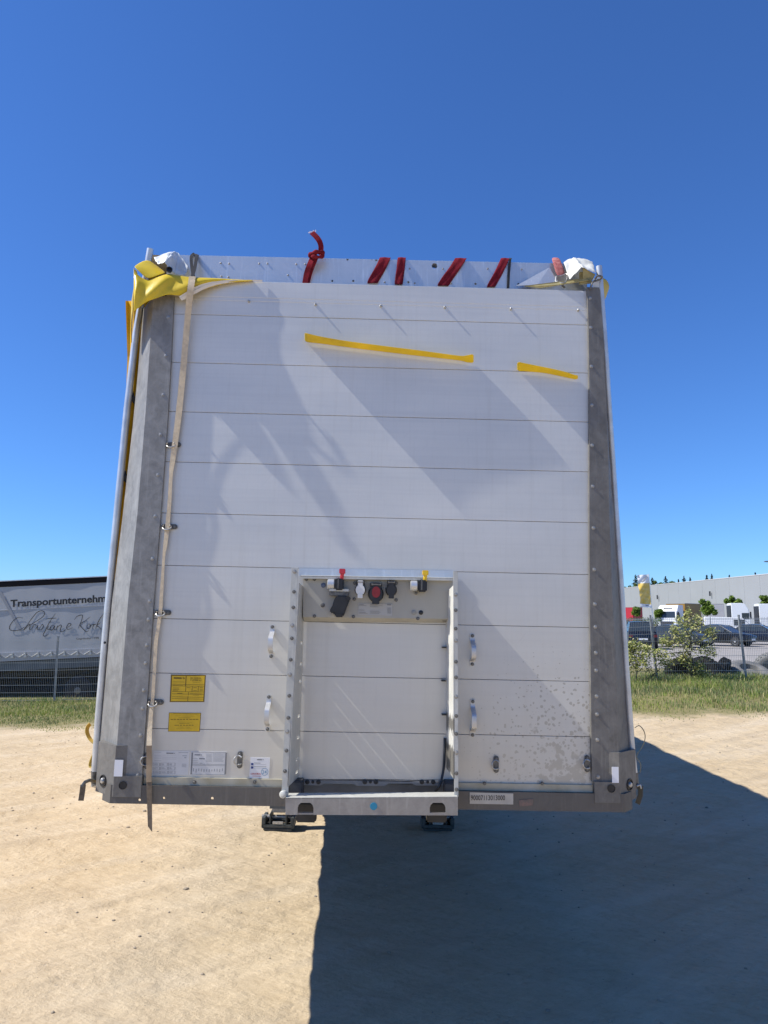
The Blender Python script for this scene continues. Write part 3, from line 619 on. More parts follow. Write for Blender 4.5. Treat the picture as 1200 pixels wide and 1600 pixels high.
for x0, y0 in ((957, 382), (955, 527), (952, 708), (955, 892)):
    p = z3(x0, y0, -0.02); b.box((p.x-0.012, -0.03, p.z-0.003), (p.x+0.008, -0.002, p.z+0.003))
    b.build('hose_clip', BLACK, T); b = MB()

# grab handles
def handle(x, ya, yb, flip=False):
    A, B_ = tp(x, ya, 0), tp(x, yb, 0); H = A.z-B_.z; up = V((0, 0, 1)); b = MB()
    prof = [(0, -0.004), (0.16, -0.004), (0.24, -0.012), (0.36, -0.048), (0.46, -0.055), (0.64, -0.055), (0.74, -0.048), (0.82, -0.014), (0.86, -0.004), (1.0, -0.004)]
    if flip: prof = [(1-t, y) for t, y in prof][::-1]
    b.ribbon(smooth_path([V((A.x, y, A.z-H*t)) for t, y in prof], 3), 0.022, 0.005, (1, 0, 0))
    h = b.build('grab_handle', M('handle_alu', (0.56, 0.56, 0.56), 0.4, 0.5, var=0.1), T, True)
    for t in ((0.05, 0.95) if not flip else (0.05, 0.95)): inst('bolt', BOLT, V((A.x, -0.006, A.z-H*t)), h)
handle(426, 977, 1028); handle(420.5, 1086, 1142); handle(738, 991, 1040); handle(738.5, 1093, 1151)
# lashing eyes
def eye(x, y, vert, ring=True):
    c = tp(x, y, -0.002); L_, w = 0.038, 0.0125; b = MB(); pts = []
    for k in range(16):
        a = 2*math.pi*k/16; u = math.cos(a)*w+(L_-w)*(1 if math.cos(a) > 0 else -1); v = math.sin(a)*w; pts.append(c+(V((v, -0.001, u)) if vert else V((u, -0.001, v))))
    b.prism(pts, (0, -0.006, 0)); e = b.build('lashing_eye', ZINC, T, bevel=0.0015)
    R = []
    for k in range(13):
        a = math.pi*(k/12)*1.5-0.8; R.append(c+(V((-0.004-0.020*math.sin(a), -0.012-0.012*abs(math.sin(a)), 0.020*math.cos(a))) if vert else V((0.020*math.cos(a)-0.008, -0.014-0.012*abs(math.sin(a)), -0.004-0.014*math.sin(a)))))
    MB().tube(R, 0.0035, 8).build('ring', STEEL, e, True)
    for sgn in (-1, 1): inst('bolt', BOLT, c+(V((0, -0.006, sgn*0.026)) if vert else V((sgn*0.026, -0.006, 0))), e)
for x, y in ((271, 695), (265, 823), (255, 957), (243, 1097)): eye(x, y, False)
for x, y in ((375, 1187), (775, 1194), (917, 1193), (230, 1188)): eye(x, y, True)

# stickers and plates on the wall
YEL = M('yellow_sticker', (0.66, 0.42, 0.012), 0.45, var=0.08, scale=30)
st = plate([(267, 1054), (321.5, 1054.5), (319, 1097), (265, 1097)], -0.0016, INKY, 'rating_sticker')
plate([(269, 1056), (320, 1056), (317.5, 1095.5), (267, 1095.5)], -0.0022, YEL, 'sticker_face', parent=st)
rows = [(268.5, 319, y, 0.45) for y in (1069.6, 1072, 1080.8, 1084.5, 1089.2, 1092)]+[(270, 288, 1065.5, 0.8), (301, 312, 1066, 0.5), (270, 286, 1071, 0.6)]
rows += [(270, 277+random.random()*3, y, 0.8) for y in (1075, 1077.3, 1079.4)]+[(x, x+5.5, y, 0.8) for x, y in ((292, 1074.5), (302, 1074.5), (312, 1074.5), (302, 1079.3), (312, 1079.3), (312, 1077))]
rows += [(277, 285, 1083.5, 0.8), (297, 317, 1084, 0.8), (301, 311, 1086.2, 0.6)]
rows += [(290.2, 290.7, 1064, 15), (290.0, 290.5, 1076.5, 9), (300, 300.4, 1076.5, 8), (309.5, 309.9, 1076.5, 8), (294.2, 294.6, 1084, 5), (293.3, 293.7, 1092, 8)]
rows += [(271.5, 284, 1059.5, 2.6)]
bars(rows, -0.0026, INKY, st)
def animal(x, y, s, Y, m, parent):
    P = [(0, 0.3), (0.5, 0.55), (1.2, 0.5), (1.9, 0.2), (2.2, -0.6), (1.9, -1.0), (1.7, -0.4), (1.3, -0.2), (1.2, -1.0), (0.9, -1.0), (0.8, -0.2), (0.4, -0.2)]
    MB().add([tp(x+a*s, y-b_*s, Y) for a, b_ in P], [tuple(range(len(P)))]).build('emblem', m, parent)
animal(285, 1059.5, 1.9, -0.0026, INKY, st)
def tx(body, x0, x1, y, h, Y, m, parent, bold=0.0, name='lettering'):
    a, c = tp(x0, y, Y), tp(x1, y, Y); hh = tp(x0, y-h, Y).z-a.z
    return text(name, body, a, hh/0.70, m, parent, right=c-a, width=(c-a).length, offset=bold)
tx('EN 12642-XL', 297.5, 314.5, 1060.6, 2.2, -0.0026, INKY, st, 0.0002); tx('P (27000 kg)', 297.5, 314.5, 1063.8, 2.2, -0.0026, INKY, st, 0.0002)
s2 = plate([(264, 1113.5), (314, 1114), (312, 1143.2), (262.5, 1143)], -0.0016, INKY, 'notice_sticker')
plate([(264.8, 1114.3), (313.2, 1114.7), (311.3, 1142.4), (263.3, 1142.3)], -0.0022, YEL, 'sticker_face', parent=s2)
rows = [(271, 308, 1115.6, 1.0), (274, 304, 1118.8, 0.8), (279, 298, 1121.5, 0.7), (275, 304, 1126.2, 0.6), (276, 300, 1128.4, 0.7), (280, 296, 1130.6, 0.7), (278, 297, 1136, 0.7), (275, 301, 1138.5, 0.7)]
for k in range(9): rows.append((266.5+k*4.9, 266.5+k*4.9+random.uniform(2.5, 4.3), 1124, 1.1))
for k in range(7): rows.append((272.5+k*4.5, 272.5+k*4.5+random.uniform(2.5, 4.0), 1133.2, 0.9))
bars(rows, -0.0026, INKY, s2)
WL = M('white_label', (0.62, 0.61, 0.59), 0.4, var=0.05, scale=20); GREY = M('grey_ink', (0.22, 0.22, 0.22), 0.7)
la = plate([(240, 1173), (296.5, 1173.5), (294, 1211), (237.5, 1210.5)], -0.0014, WL, 'type_plate')
rows = [(241, 252, y, 0.45) for y in (1175.5, 1181, 1184.5, 1188.5)]+[(260, 271, 1177, 1.8), (253, 276, 1180.5, 0.5), (253, 276, 1183.3, 0.6), (253, 276, 1186, 0.6), (279, 294, 1176, 0.7), (285, 292, 1181, 0.8), (288, 291, 1184, 1.0)]
for r_ in range(3):
    for cc in range(3):
        x0, y0 = 239+cc*12.0, 1192+r_*6.2
        rows += [(x0, x0+10.5, y0, 0.4), (x0, x0+10.5, y0+4.6, 0.4), (x0, x0+0.4, y0+2.3, 4.6), (x0+10.2, x0+10.6, y0+2.3, 4.6), (x0+1.5, x0+random.uniform(4, 9), y0+1.6, 0.6), (x0+1.5, x0+random.uniform(4, 9), y0+3.1, 0.6)]
rows += [(284, 291, y, 0.6) for y in (1194, 1196, 1198)]
bars(rows, -0.0020, GREY, la); animal(271.5, 1177, 1.0, -0.0020, GREY, la)
lb_ = plate([(298, 1173.8), (354.5, 1174.5), (352, 1211.5), (295.5, 1211.2)], -0.0014, WL, 'inspection_plate')
rows = [(299.5, 353.5, 1175.5, 0.5), (297.2, 351.5, 1210, 0.5), (299.3, 299.8, 1193, 34), (352.2, 352.7, 1193, 34), (299, 351.5, 1194.3, 0.5), (299, 351, 1196, 0.5)]
rows += [(304, 313, 1179.5, 1.8), (311, 320, 1185.5, 1.6), (312, 316, 1192.5, 0.7)]+[(300.5, 309, 1185+k*3, 0.5) for k in range(3)]
rows += [(322, 331, 1178.5+k*1.9, 0.5) for k in range(7)]+[(333, 351-random.random()*4, 1177.8+k*1.7, 0.6) for k in range(8)]
rows += [(302+k*4.1, 302.6+k*4.1, 1203.5+random.uniform(-1, 1), random.uniform(3, 6)) for k in range(12)]
bars(rows, -0.0020, GREY, lb_); animal(313.5, 1179.5, 1.0, -0.0020, GREY, lb_)
lc = plate([(391.5, 1183.3), (422, 1184), (420, 1216.2), (389.5, 1215.7)], -0.0014, M('service_label_white', (0.70, 0.70, 0.72), 0.4), 'service_sticker')
BLU = M('blue_ink', (0.03, 0.06, 0.22), 0.5); REDI = M('red_ink', (0.45, 0.02, 0.03), 0.5)
bars([(401.5, 409.5, 1187, 1.9), (397, 407, 1192.3, 1.0), (397, 416, 1194.4, 0.6), (397, 416, 1198, 1.0), (397, 413, 1200.2, 0.6)], -0.0020, GREY, lc); animal(410, 1187, 1.0, -0.0020, GREY, lc)
bars([(392.5, 396, 1194, 3.6), (392.2, 395.8, 1199.2, 3.6)], -0.0020, BLU, lc, 'pictogram')
tx('CARGOBULL', 391.5, 408, 1210.2, 2.4, -0.0021, REDI, lc, 0.0002); bars([(394, 408, 1212.7, 0.8)], -0.0020, REDI, lc)
ring = MB(); c = tp(413.5, 1206, -0.0022); n = 24
ring.add([c+V((math.cos(2*math.pi*k/n)*r, 0, math.sin(2*math.pi*k/n)*r)) for r in (0.0165, 0.0142) for k in range(n)], [(k, (k+1) % n, n+(k+1) % n, n+k) for k in range(n)])
ring.build('ring_mark', M('pale_blue_ink', (0.16, 0.30, 0.45), 0.5), lc); tx("24", 409.3, 416.5, 1208.8, 5.2, -0.0024, M('pale_blue_ink', (0.16, 0.30, 0.45)), lc, 0.0003)
npl = plate([(734, 1238), (802, 1239.8), (802, 1257), (734, 1256)], -0.0335, M('number_label', (0.46, 0.43, 0.37), 0.5, var=0.08, scale=25), 'number_plate', parent=T)
tx('90007113013000', 735.5, 789, 1250.3, 7.6, -0.0346, M('stamped_ink', (0.06, 0.05, 0.045), 0.6), npl, 0.0004)
plate([(811, 1250), (833, 1248.5), (832, 1258.5), (812, 1260)], -0.0325, M('faded_red_sticker', (0.24, 0.15, 0.12), 0.7, scale=60, col2=(0.13, 0.115, 0.10)), 'worn_sticker')

# side tubes that tension the curtains
def side_tube(pts, r, name='curtain_tube'):
    o = MB().tube(pts, r, 12).build(name, ALU, T, True); return o
lt = side_tube([tp(235, 389, 0.12), tp(224, 455, 0.15), tp(212.5, 520, 0.17), tp(198.5, 640, 0.17), tp(184, 790, 0.17), tp(168.5, 950, 0.17), tp(154, 1120, 0.17), tp(148.5, 1205, 0.17)], 0.0175)
rt_ = side_tube([tp(936, 416, 0.0), tp(946.5, 560, 0.03), tp(951.5, 640, 0.06), tp(956, 705, 0.09), tp(961.5, 790, 0.10), tp(969, 900, 0.10), tp(978, 1040, 0.10), tp(988, 1180, 0.10), tp(991, 1208, 0.10)], 0.0155)
for tb, p in ((lt, (tp(148, 1204, 0.17), tp(147, 1228, 0.17))), (rt_, (tp(991, 1207, 0.10), tp(994, 1232, 0.10)))):
    MB().tube(p, [0.017, 0.013], 10).build('tube_end', ZINC, tb, True)
MB().lathe(tp(164, 1004, 0.152), (0,-1,0), [(0.006, 0), (0.006, 0.004), (0.003, 0.005)], 8).build('tube_hole', BLACK, lt)
# side curtains, roof, floor and chassis behind the front wall
YC = tarp_material('side_curtain_yellow', (0.62, 0.36, 0.012), 0.05)
for s in (-1, 1):
    rows = []
    for j in range(160):
        y = 0.23+j*13.3/159; amp = 0.012+0.03*math.exp(-y*1.2)
        wv = amp*math.sin(y*9+0.7*math.sin(y*2)); sag = 0.10*abs(math.sin(y*1.1+0.5))*(1 if s > 0 else 0.2)
        lo = 1.085-0.045*min(y, 4.2)+0.03*noise.noise((y*1.5, s*4, 0))+0.02*noise.noise((y*5, s*4, 2))
        rows.append([(s*(1.255+wv*(1-abs(t-0.5))-(0.17*t**1.1 if s > 0 else 0.0)), y, lo+(3.86-sag-lo)*t) for t in [k/10 for k in range(11)]])
    b = MB(); b.grid(rows); o = b.build('side_curtain', YC, T, True, fix=False)
# gathered front edge of the left curtain showing between the tube and the post
e = MB(); col = []
edge = [(470, 196, 222), (560, 199, 226), (640, 196, 222), (720, 189, 214), (800, 182, 206), (900, 171, 192), (1000, 160, 180), (1100, 152, 170), (1190, 146, 162)]
for j in range(60):
    y = 470+720*j/59; xl = np.interp(y, [q[0] for q in edge], [q[1] for q in edge]); xr = np.interp(y, [q[0] for q in edge], [q[2] for q in edge])
    col.append([tp(xl+(xr-xl)*u, y, 0.215+0.02*math.cos(u*9+y*0.01)) for u in (0, 0.15, 0.3, 0.45, 0.6, 0.75, 0.9, 1.0)])
e.grid(col); e.build('curtain_edge', YC, T, True, fix=False)
for y in (746, 622, 920):                      # dark tension straps on the gathered edge
    t = (y-470)/720; p = tp(np.interp(y, [622, 746, 920], [207, 195, 177]), y, 0.18); MB().ribbon([p+V((-0.012, 0.02, 0.03)), p+V((0.0, -0.01, 0.0)), p+V((0.03, 0.03, -0.03))], 0.03, 0.003, (0.3, 0, 1)).build('curtain_strap', BLKWEB, T)
rows = [[(x, 0.18+j*13.35/60, 3.86-0.05*(1-(x/1.26)**2)-0.04*abs(math.sin(j*0.9))) for x in (-1.25, -0.8, -0.4, 0, 0.4, 0.8, 1.08)] for j in range(61)]
MB().grid(rows).build('roof_sheet', M('roof_sheet_grey', (0.5, 0.5, 0.48), 0.6, var=0.1), T, True, fix=False)
MB().box((-1.22, 0.12, 1.135), (1.22, 13.5, 1.172)).build('load_floor', VOID, T)
for s in (-1, 1):
    MB().box((s*1.19-0.03, 0.2, 1.075), (s*1.19+0.03, 13.5, 1.134)).build('side_rail', GALV, T)
    MB().box((s*0.5-0.06, 1.0, 0.90), (s*0.5+0.06, 13.3, 1.134)).build('chassis_beam', VOID, T)
MB().box((-1.24, 13.42, 1.175), (1.08, 13.5, 3.85)).build('rear_door', WHITE, T)
MB().box((-0.40, 0.15, 1.06), (0.40, 1.6, 1.13)).build('coupling_plate', VOID, T)
RIM = M('wheel_rim_grey', (0.5, 0.5, 0.5), 0.4, 0.5)
def g2l(x, y, z): return ROOTI @ V((x, y, z))
for y in (9.3, 10.6, 11.9):
    g = ROOTI @ V((0, y, hz(0, y)+0.52)); MB().tube([g+V((-1.1, 0, 0)), g+V((1.1, 0, 0))], 0.07, 10).build('axle', VOID, T)
    for s in (-1, 1):
        c = g2l(s*1.02, y, hz(s*1.02, y)+0.51); tw = MB().lathe(c+V((s*0.19, 0, 0)), (-s,0,0), [(0.30, 0.0), (0.44, -0.005), (0.505, 0.04), (0.515, 0.1), (0.515, 0.28), (0.505, 0.34), (0.44, 0.385), (0.30, 0.38)], 32).build('wheel', DARK, T, True)
        MB().lathe(c+V((s*0.17, 0, 0)), (s,0,0), [(0.30, -0.02), (0.29, 0.015), (0.20, -0.03), (0.12, 0.03), (0.06, 0.05)], 24).build('rim', RIM, tw, True)
        MB().box((s*0.5-0.045, g.y-0.06, g.z), (s*0.5+0.045, g.y+0.06, 0.91)).build('axle_mount', VOID, T)
# landing legs with ribbed feet
SHOE = M('landing_shoe', (0.07, 0.075, 0.07), 0.6, 0.2, var=0.4, scale=25)
for s, px, py in ((-1, 434, 1297), (1, 684, 1297)):
    v = ray(B0, px, py); gp = CAM+v*(-CAM.z/v.z); gz = hz(gp.x, gp.y)+micro(gp.x, gp.y)
    c = g2l(gp.x, gp.y+0.09, gz+0.002); b = MB()
    b.box((c.x-0.065, c.y-0.06, c.z+0.15), (c.x+0.065, c.y+0.06, 0.95)); leg = b.build('landing_leg', GALV, T, bevel=0.008)
    b = MB(); hw, hd = 0.135, 0.11
    b.box((c.x-hw, c.y-hd, c.z), (c.x+hw, c.y+hd, c.z+0.022)); b.box((c.x-hw-0.008, c.y-hd-0.006, c.z+0.028), (c.x+hw+0.008, c.y-hd+0.03, c.z+0.055))
    b.box((c.x-hw-0.008, c.y+hd-0.03, c.z+0.028), (c.x+hw+0.008, c.y+hd+0.006, c.z+0.055))
    for sx in (-1, 1):
        b.box((c.x+sx*hw-0.018, c.y-hd, c.z+0.02), (c.x+sx*hw+0.018, c.y+hd, c.z+0.115)); b.box((c.x+sx*0.075-0.008, c.y-hd+0.01, c.z+0.018), (c.x+sx*0.075+0.008, c.y+hd-0.01, c.z+0.15))
    foot = b.build('foot', SHOE, leg, bevel=0.006)
    MB().tube([V((c.x-hw-0.03, c.y, c.z+0.10)), V((c.x+hw+0.03, c.y, c.z+0.10))], 0.018, 10).build('foot_axle', STEEL, foot, True)
    MB().box((c.x-0.05, c.y-hd-0.004, c.z+0.06), (c.x+0.05, c.y-hd+0.01, c.z+0.085)).build('foot_clamp', STEEL, foot, bevel=0.004)
    MB().box((c.x-0.09, c.y-0.09, 0.92), (c.x+0.09, c.y+0.09, 1.134)).build('leg_mount', VOID, leg)
    MB().tube([V((c.x, c.y, 0.9)), V((0.44*s, c.y+0.6, 1.0))], 0.03, 8).build('leg_brace', VOID, leg)

# ------------------------------------------------------------------ cloth, straps and strips on the trailer (things of their own)
def on_trailer(o, label, cat, group=None):
    o.matrix_world = ROOTM; return tag(o, label, cat, group)
def tthing(name, label, cat, group=None):
    o = thing(name, label, cat, group=group); o.matrix_world = ROOTM; return o
tar = tthing('tarpaulin', 'yellow tarpaulin bunched over the top left corner post', 'tarpaulin')
cols = [(209,417,487,-0.10,-0.155),(212,424,485,-0.115,-0.165),(218,431,480,-0.12,-0.17),(230,437.5,471.5,-0.115,-0.155),(245,433,466,-0.095,-0.14),(262,428,460.5,-0.085,-0.12),(280,430.5,462,-0.075,-0.10),(300,433,459,-0.06,-0.08),(330,434.2,448.5,-0.035,-0.05),(360,436,442,-0.02,-0.025),(395,437.5,439.5,-0.008,-0.009)]
cs_ = []
for (x, y0, y1, Y0, Y1) in cols: cs_.append((V((x, y0, Y0*0.58)), V((x, y1, Y1*0.58))))
top = smooth_path([c[0] for c in cs_], 4); bot = smooth_path([c[1] for c in cs_], 4); rows = []
for k, (a, c) in enumerate(zip(top, bot)):
    r = []
    for j in range(9):
        t = j/8; q = a.lerp(c, t); bul = -0.024*math.sin(math.pi*t)*max(0.15, 1-k/len(top))+0.010*math.sin(k*0.55+t*5)*math.sin(math.pi*t)
        if j == 0: bul += 0.012
        r.append(tp(q.x, q.y, q.z+bul))
    rows.append(r)
def cloth(rows, name, parent, m=YTARP, th=0.0022):
    o = MB().grid(rows).build(name, m, parent, True, fix=False); md = o.modifiers.new('s', 'SOLIDIFY'); md.thickness = th; md.offset = 0
    sb = o.modifiers.new('d', 'SUBSURF'); sb.levels = 1; sb.render_levels = 1; return o
cloth(rows, 'front_flap', tar)
cloth([[r[1]+V((0, 0.004, 0)), r[0]+V((0, 0.010, -0.002)), r[0]+V((0, (0.05-r[0].y)*0.5, 0.010)), V((r[0].x, 0.06, r[0].z+0.004))] for r in rows[6:]], 'light_block_fold', tar)  # unseen fold added to stop sunlight slipping in behind the flap's rim
cloth([[tp(209, 417, -0.058), tp(211, 415, -0.029), tp(216, 411, 0.0), tp(230, 404, 0.05)], [tp(214, 421, -0.064), tp(221, 418, -0.035), tp(232, 414, 0.0), tp(241, 411, 0.05)],
       [tp(222, 430, -0.064), tp(234, 426, -0.041), tp(243, 422, -0.017), tp(250, 418, 0.03)], [tp(231, 437, -0.064), tp(246, 431, -0.046), tp(255, 428.5, -0.029), tp(262, 427, 0.0)]], 'back_flap', tar)
cloth([[tp(209, 417, -0.058), tp(211, 445, -0.075), tp(207, 465, -0.081), tp(208, 487, -0.090)], [tp(209, 419, -0.017), tp(211, 447, -0.029), tp(205, 466, -0.029), tp(206, 492, -0.029)],
       [tp(211, 420, 0.06), tp(211, 450, 0.05), tp(204, 470, 0.05), tp(204, 520, 0.06)], [tp(216, 420, 0.14), tp(214, 455, 0.13), tp(207, 475, 0.13), tp(206.5, 560, 0.12)]], 'side_flap', tar)
b = MB()
for dx, dy in ((0, 0), (4, 4.5)):
    b.ribbon(smooth_path([tp(281+dx*0.4, 465.5+dy*0.5, -0.064), tp(297+dx, 455.5+dy*0.7, -0.056), tp(314+dx, 447+dy*0.6, -0.045), tp(338, 441.5+dy*0.4, -0.030), tp(372, 438.2+dy*0.1, -0.018), tp(410, 438.6, -0.006)], 5), [0.014]*15+[0.011]*5+[0.007]*6, 0.004, (0.2, -0.3, 1))
b.build('edge_piping', M('cream_piping', (0.72, 0.66, 0.58), 0.6), tar, True)
# loose lashing loop standing off the wall above the tarpaulin's flap
loop = MB().ribbon(smooth_path([tp(303, 436, -0.05), tp(300, 420, 0.02), tp(299, 402, 0.07), tp(303, 397, 0.10), tp(307, 400, 0.07), tp(304, 420, 0.0), tp(299, 436, -0.06)], 5), 0.016, 0.003, (1, 0.3, 0)).build('lashing_strap', BLKWEB, None, True)
on_trailer(loop, 'black strap looped over the rail beside the yellow tarpaulin', 'strap')
lp2 = MB().ribbon(smooth_path([tp(309, 398, 0.085), tp(306, 412, 0.06), tp(301, 428, 0.0), tp(298.5, 438, -0.07)], 5), 0.012, 0.003, (1, 0.2, 0)).build('lashing_strap', M('grey_webbing', (0.10, 0.10, 0.105), 0.8), None, True)
on_trailer(lp2, 'narrow grey strap end crossing the black loop on the rail', 'strap')
bs = MB().ribbon([tp(798, 403.5, 0.10), tp(797, 405, 0.09), tp(795, 425, 0.092), tp(794, 450, 0.092)], 0.013, 0.003, (1, 0, 0)).build('lashing_strap', BLKWEB, None, True)
on_trailer(bs, 'thin black strap over the rail, right of a red band', 'strap')

# long cream strap down the left of the wall
cs2 = tthing('webbing_strap', 'long cream webbing strap threaded through lashing eyes down the left of the wall', 'strap')
path = [(300.5,432,-0.070,11),(297.5,455,-0.076,10.5),(293,500,-0.042,10),(286,580,-0.03,10),(279,650,-0.022,10),(272.5,700,-0.020,9),(269,725,-0.020,8),(267,745,-0.022,5.5),(264.5,790,-0.020,6),(261.5,823,-0.018,7),(258.5,850,-0.020,6.5),(256,870,-0.022,4),(253.5,910,-0.021,5),(250.5,955,-0.018,6),(246.5,985,-0.021,5),(243.5,1005,-0.022,6),(242,1035,-0.022,5),(239,1085,-0.02,5),(238,1097,-0.018,5.5),(236.5,1110,-0.022,6),(234,1140,-0.03,7),(233,1165,-0.05,8)]
P = smooth_path([tp(x, y, Y) for x, y, Y, w in path], 4); Wd = np.interp(np.linspace(0, len(path)-1, len(P)), range(len(path)), [p[3] for p in path])*0.003
MB().ribbon(P, list(Wd), 0.003, (1, 0, 0)).build('clean_length', CREAM, cs2, True)
MID = M('half_soiled_webbing', (0.42, 0.32, 0.21), 0.9, scale=12, col2=(0.27, 0.20, 0.13))
MB().ribbon([tp(233, 1165, -0.055), tp(233, 1195, -0.05), tp(232.5, 1222, -0.05)], 0.024, 0.003, (1, 0, 0)).build('dusty_length', MID, cs2)
b = MB(); b.prism([tp(228.5, 1222, -0.05), tp(237, 1222, -0.05), tp(237.5, 1300, -0.052), tp(231, 1291, -0.052)], (0, 0.003, 0)); b.build('soiled_tail', BROWN, cs2)

# red strap wound round the rail: knot and loose tail, four turns, bleached end with its hook
rs_ = tthing('lashing_strap', 'dark red strap knotted round the rail with a frayed tail sticking up', 'strap')
MB().ribbon(smooth_path([tp(491, 398, 0.06), tp(485, 412, 0.05), tp(479.5, 428, 0.07), tp(476.5, 446, 0.085)], 5), [0.030+0.0*k for k in range(16)], 0.009, (1, -0.35, 0)).build('strap_end', RED, rs_, True)
MB().ribbon(smooth_path([tp(496, 400, 0.055), tp(491, 412, 0.055), tp(486, 425, 0.075), tp(480.5, 445, 0.088)], 5), 0.016, 0.006, (1, 0.4, 0)).build('strap_fold', RED, rs_, True)
tl = MB().ribbon(smooth_path([tp(497, 397, 0.05), tp(501.5, 389, 0.04), tp(500, 379, 0.03), tp(495, 371, 0.03), tp(487.5, 363.5, 0.04)], 5), [0.020]*4+[0.027]*17, 0.005, (1, 0, 0.25)).build('loose_tail', RED, rs_, True)
b = MB()
for k in range(9):
    p = tp(482.5+k*1.35, 364.6-k*0.28, 0.04); b.tube([p, p+V((random.uniform(-.004, .002), 0, random.uniform(.006, .012)))], 0.0012, 4)
b.build('frayed_threads', M('frayed_thread', (0.75, 0.6, 0.55), 0.9), tl)
b = MB(); K = [tp(484, 399, 0.05), tp(488, 395.5, 0.02), tp(496, 393.5, 0.01), tp(503, 394, 0.02), tp(505, 398, 0.05), tp(500, 401.5, 0.03), tp(491, 401, 0.02), tp(484, 400, 0.05)]
b.tube(smooth_path(K, 5), [0.010+0.003*math.sin(k*0.9) for k in range(36)], 9); b.build('knot', RED, rs_, True)
turns = [((602, 404), (581, 443), 19, 'wide red strap turn slanting over the rail, nearest the knotted strap'), ((628, 404), (623, 445), 14, 'narrow upright red strap turn on the rail'), ((720, 405), (691, 447), 20, 'broad red strap turn slanting across the middle of the rail, right of a round hole'), ((789.5, 405), (767, 449), 15, 'twisted red strap turn slanting beside the thin black strap')]
for (x0, y0), (x1, y1), w, lab in turns:
    px = 0.0031*w; pts = [tp(x0, y0-0.5, HY+0.03), tp(x0, y0-1.8, HY+0.005), tp(x0-0.4, y0-0.5, HY-0.006)]
    for t in (0.2, 0.4, 0.6, 0.8, 1.0): pts.append(tp(x0+(x1-x0)*t+random.uniform(-.5, .5), y0+(y1-y0)*t, HY-0.009))
    b = MB(); rows = []
    for k, p in enumerate(pts):
        tw = 0.006*math.sin(k*1.3+x0); rows.append([p+V((px*(u-0.5), -0.0015*math.sin(math.pi*u)-(tw*(u-0.3) if k > 2 else 0)+0.0022*math.sin(u*9+k*0.8), 0.0)) for u in (0, 0.15, 0.35, 0.5, 0.7, 0.88, 1)])
    o = cloth(rows, 'lashing_strap', None, RED, 0.003); on_trailer(o, lab, 'strap', 'red strap turns round the rail')
ps = tthing('lashing_strap', 'sun-bleached red strap end with a wire hook over the right end of the rail', 'strap')
o = cloth(
          [[tp(x, y, HY+0.02) for x, y in ((862, 403), (868, 402.2), (874, 403.5))], [tp(x, y, HY-0.03) for x, y in ((862, 405.5), (868.5, 404.5), (875.5, 405.5))], [tp(x, y, HY-0.045) for x, y in ((866, 418), (873, 418.5), (881, 419))], [tp(x, y, HY-0.05) for x, y in ((870, 433), (877, 433), (885, 431))]], 'bleached_webbing', ps, PINK, 0.006)
MB().tube(smooth_path([tp(869, 432, 0.045), tp(869, 440, 0.03), tp(876, 442, 0.0), tp(884, 440, 0.0), tp(887, 431, 0.03), tp(885, 428, 0.045), tp(877, 431, 0.05), tp(869, 432, 0.045)], 4), 0.004, 7).build('wire_hook', STEEL, ps, True)
MB().tube([tp(878, 441, 0.0), tp(879, 447, 0.0), tp(882, 449, 0.01)], 0.006, 7).build('hook_tip', ZINC, ps, True)

# two yellow strips of torn tarpaulin standing off the wall
YST = tarp_material('torn_yellow_strip', (0.88, 0.67, 0.02), 0.28)
def strip(pts, label):                         # pts: x, y of upper edge, y of lower edge, stand-off
    rows = []
    sm = smooth_path([V((x, a, b_)) for x, a, b_, Y in pts], 4); Ys = np.interp(np.linspace(0, len(pts)-1, len(sm)), range(len(pts)), [p[3] for p in pts])
    for q, Y in zip(sm, Ys): rows.append([tp(q.x, q.z, -0.001), tp(q.x, q.z-(q.z-q.y)*0.35, -Y*0.35), tp(q.x, q.z-(q.z-q.y)*0.7, -Y*0.7), tp(q.x, q.y, -Y), tp(q.x, q.y+0.5, -Y-0.003)])
    o = cloth(rows, 'tarpaulin_strip', None, YST, 0.002); on_trailer(o, label, 'strip', 'yellow strips on the wall')
strip([(476,520.5,529,0.05),(479,520.5,534.5,0.075),(500,525.5,537,0.07),(540,532.5,542.5,0.062),(600,540.5,550,0.056),(660,548,557,0.05),(715,555.5,563,0.045),(728,555.5,566,0.045),(737,553.5,567,0.045),(740,555,566,0.03)], 'long yellow strip of torn tarpaulin slanting across the upper wall')
strip([(808,568,577,0.03),(811,565.5,580,0.05),(820,567.5,580.5,0.05),(850,573.5,583,0.045),(880,580,589,0.04),(897,585.5,592.5,0.03),(903,586.5,592,0.02)], 'short yellow strip of torn tarpaulin near the right post')

# loose strap ends at the lower corners
def loose(name, pts, w, m, label, th=0.003, side=(1,0,0)):
    o = MB().ribbon(smooth_path(pts, 5), w, th, side).build(name, m, None, True); on_trailer(o, label, 'strap')
OLIVE = M('olive_webbing', (0.46, 0.33, 0.08), 0.8, var=0.2, scale=30)
loose('curtain_strap', [tp(150, 1163, 0.22), tp(141, 1155, 0.23), tp(136, 1144, 0.24), tp(137, 1136, 0.25), tp(141, 1131, 0.26)], 0.02, OLIVE, 'yellow-brown strap bulging out beside the left tube', side=(0.6, 0.8, 0))
loose('curtain_strap', [tp(146, 1180, 0.20), tp(142, 1190, 0.20), tp(141.5, 1198, 0.19), tp(147, 1199, 0.18)], 0.018, OLIVE, 'short yellow-brown strap hook below the left tube', side=(0.6, 0.8, 0))
ob = tthing('curtain_buckle', 'grey buckle with a brown strap end hanging at the lower left corner', 'buckle')
MB().tube([tp(150, 1222, 0.17), tp(140, 1219, 0.08), tp(133, 1222, 0.0), tp(128, 1229, 0.0)], 0.008, 8).build('hook', ZINC, ob, True)
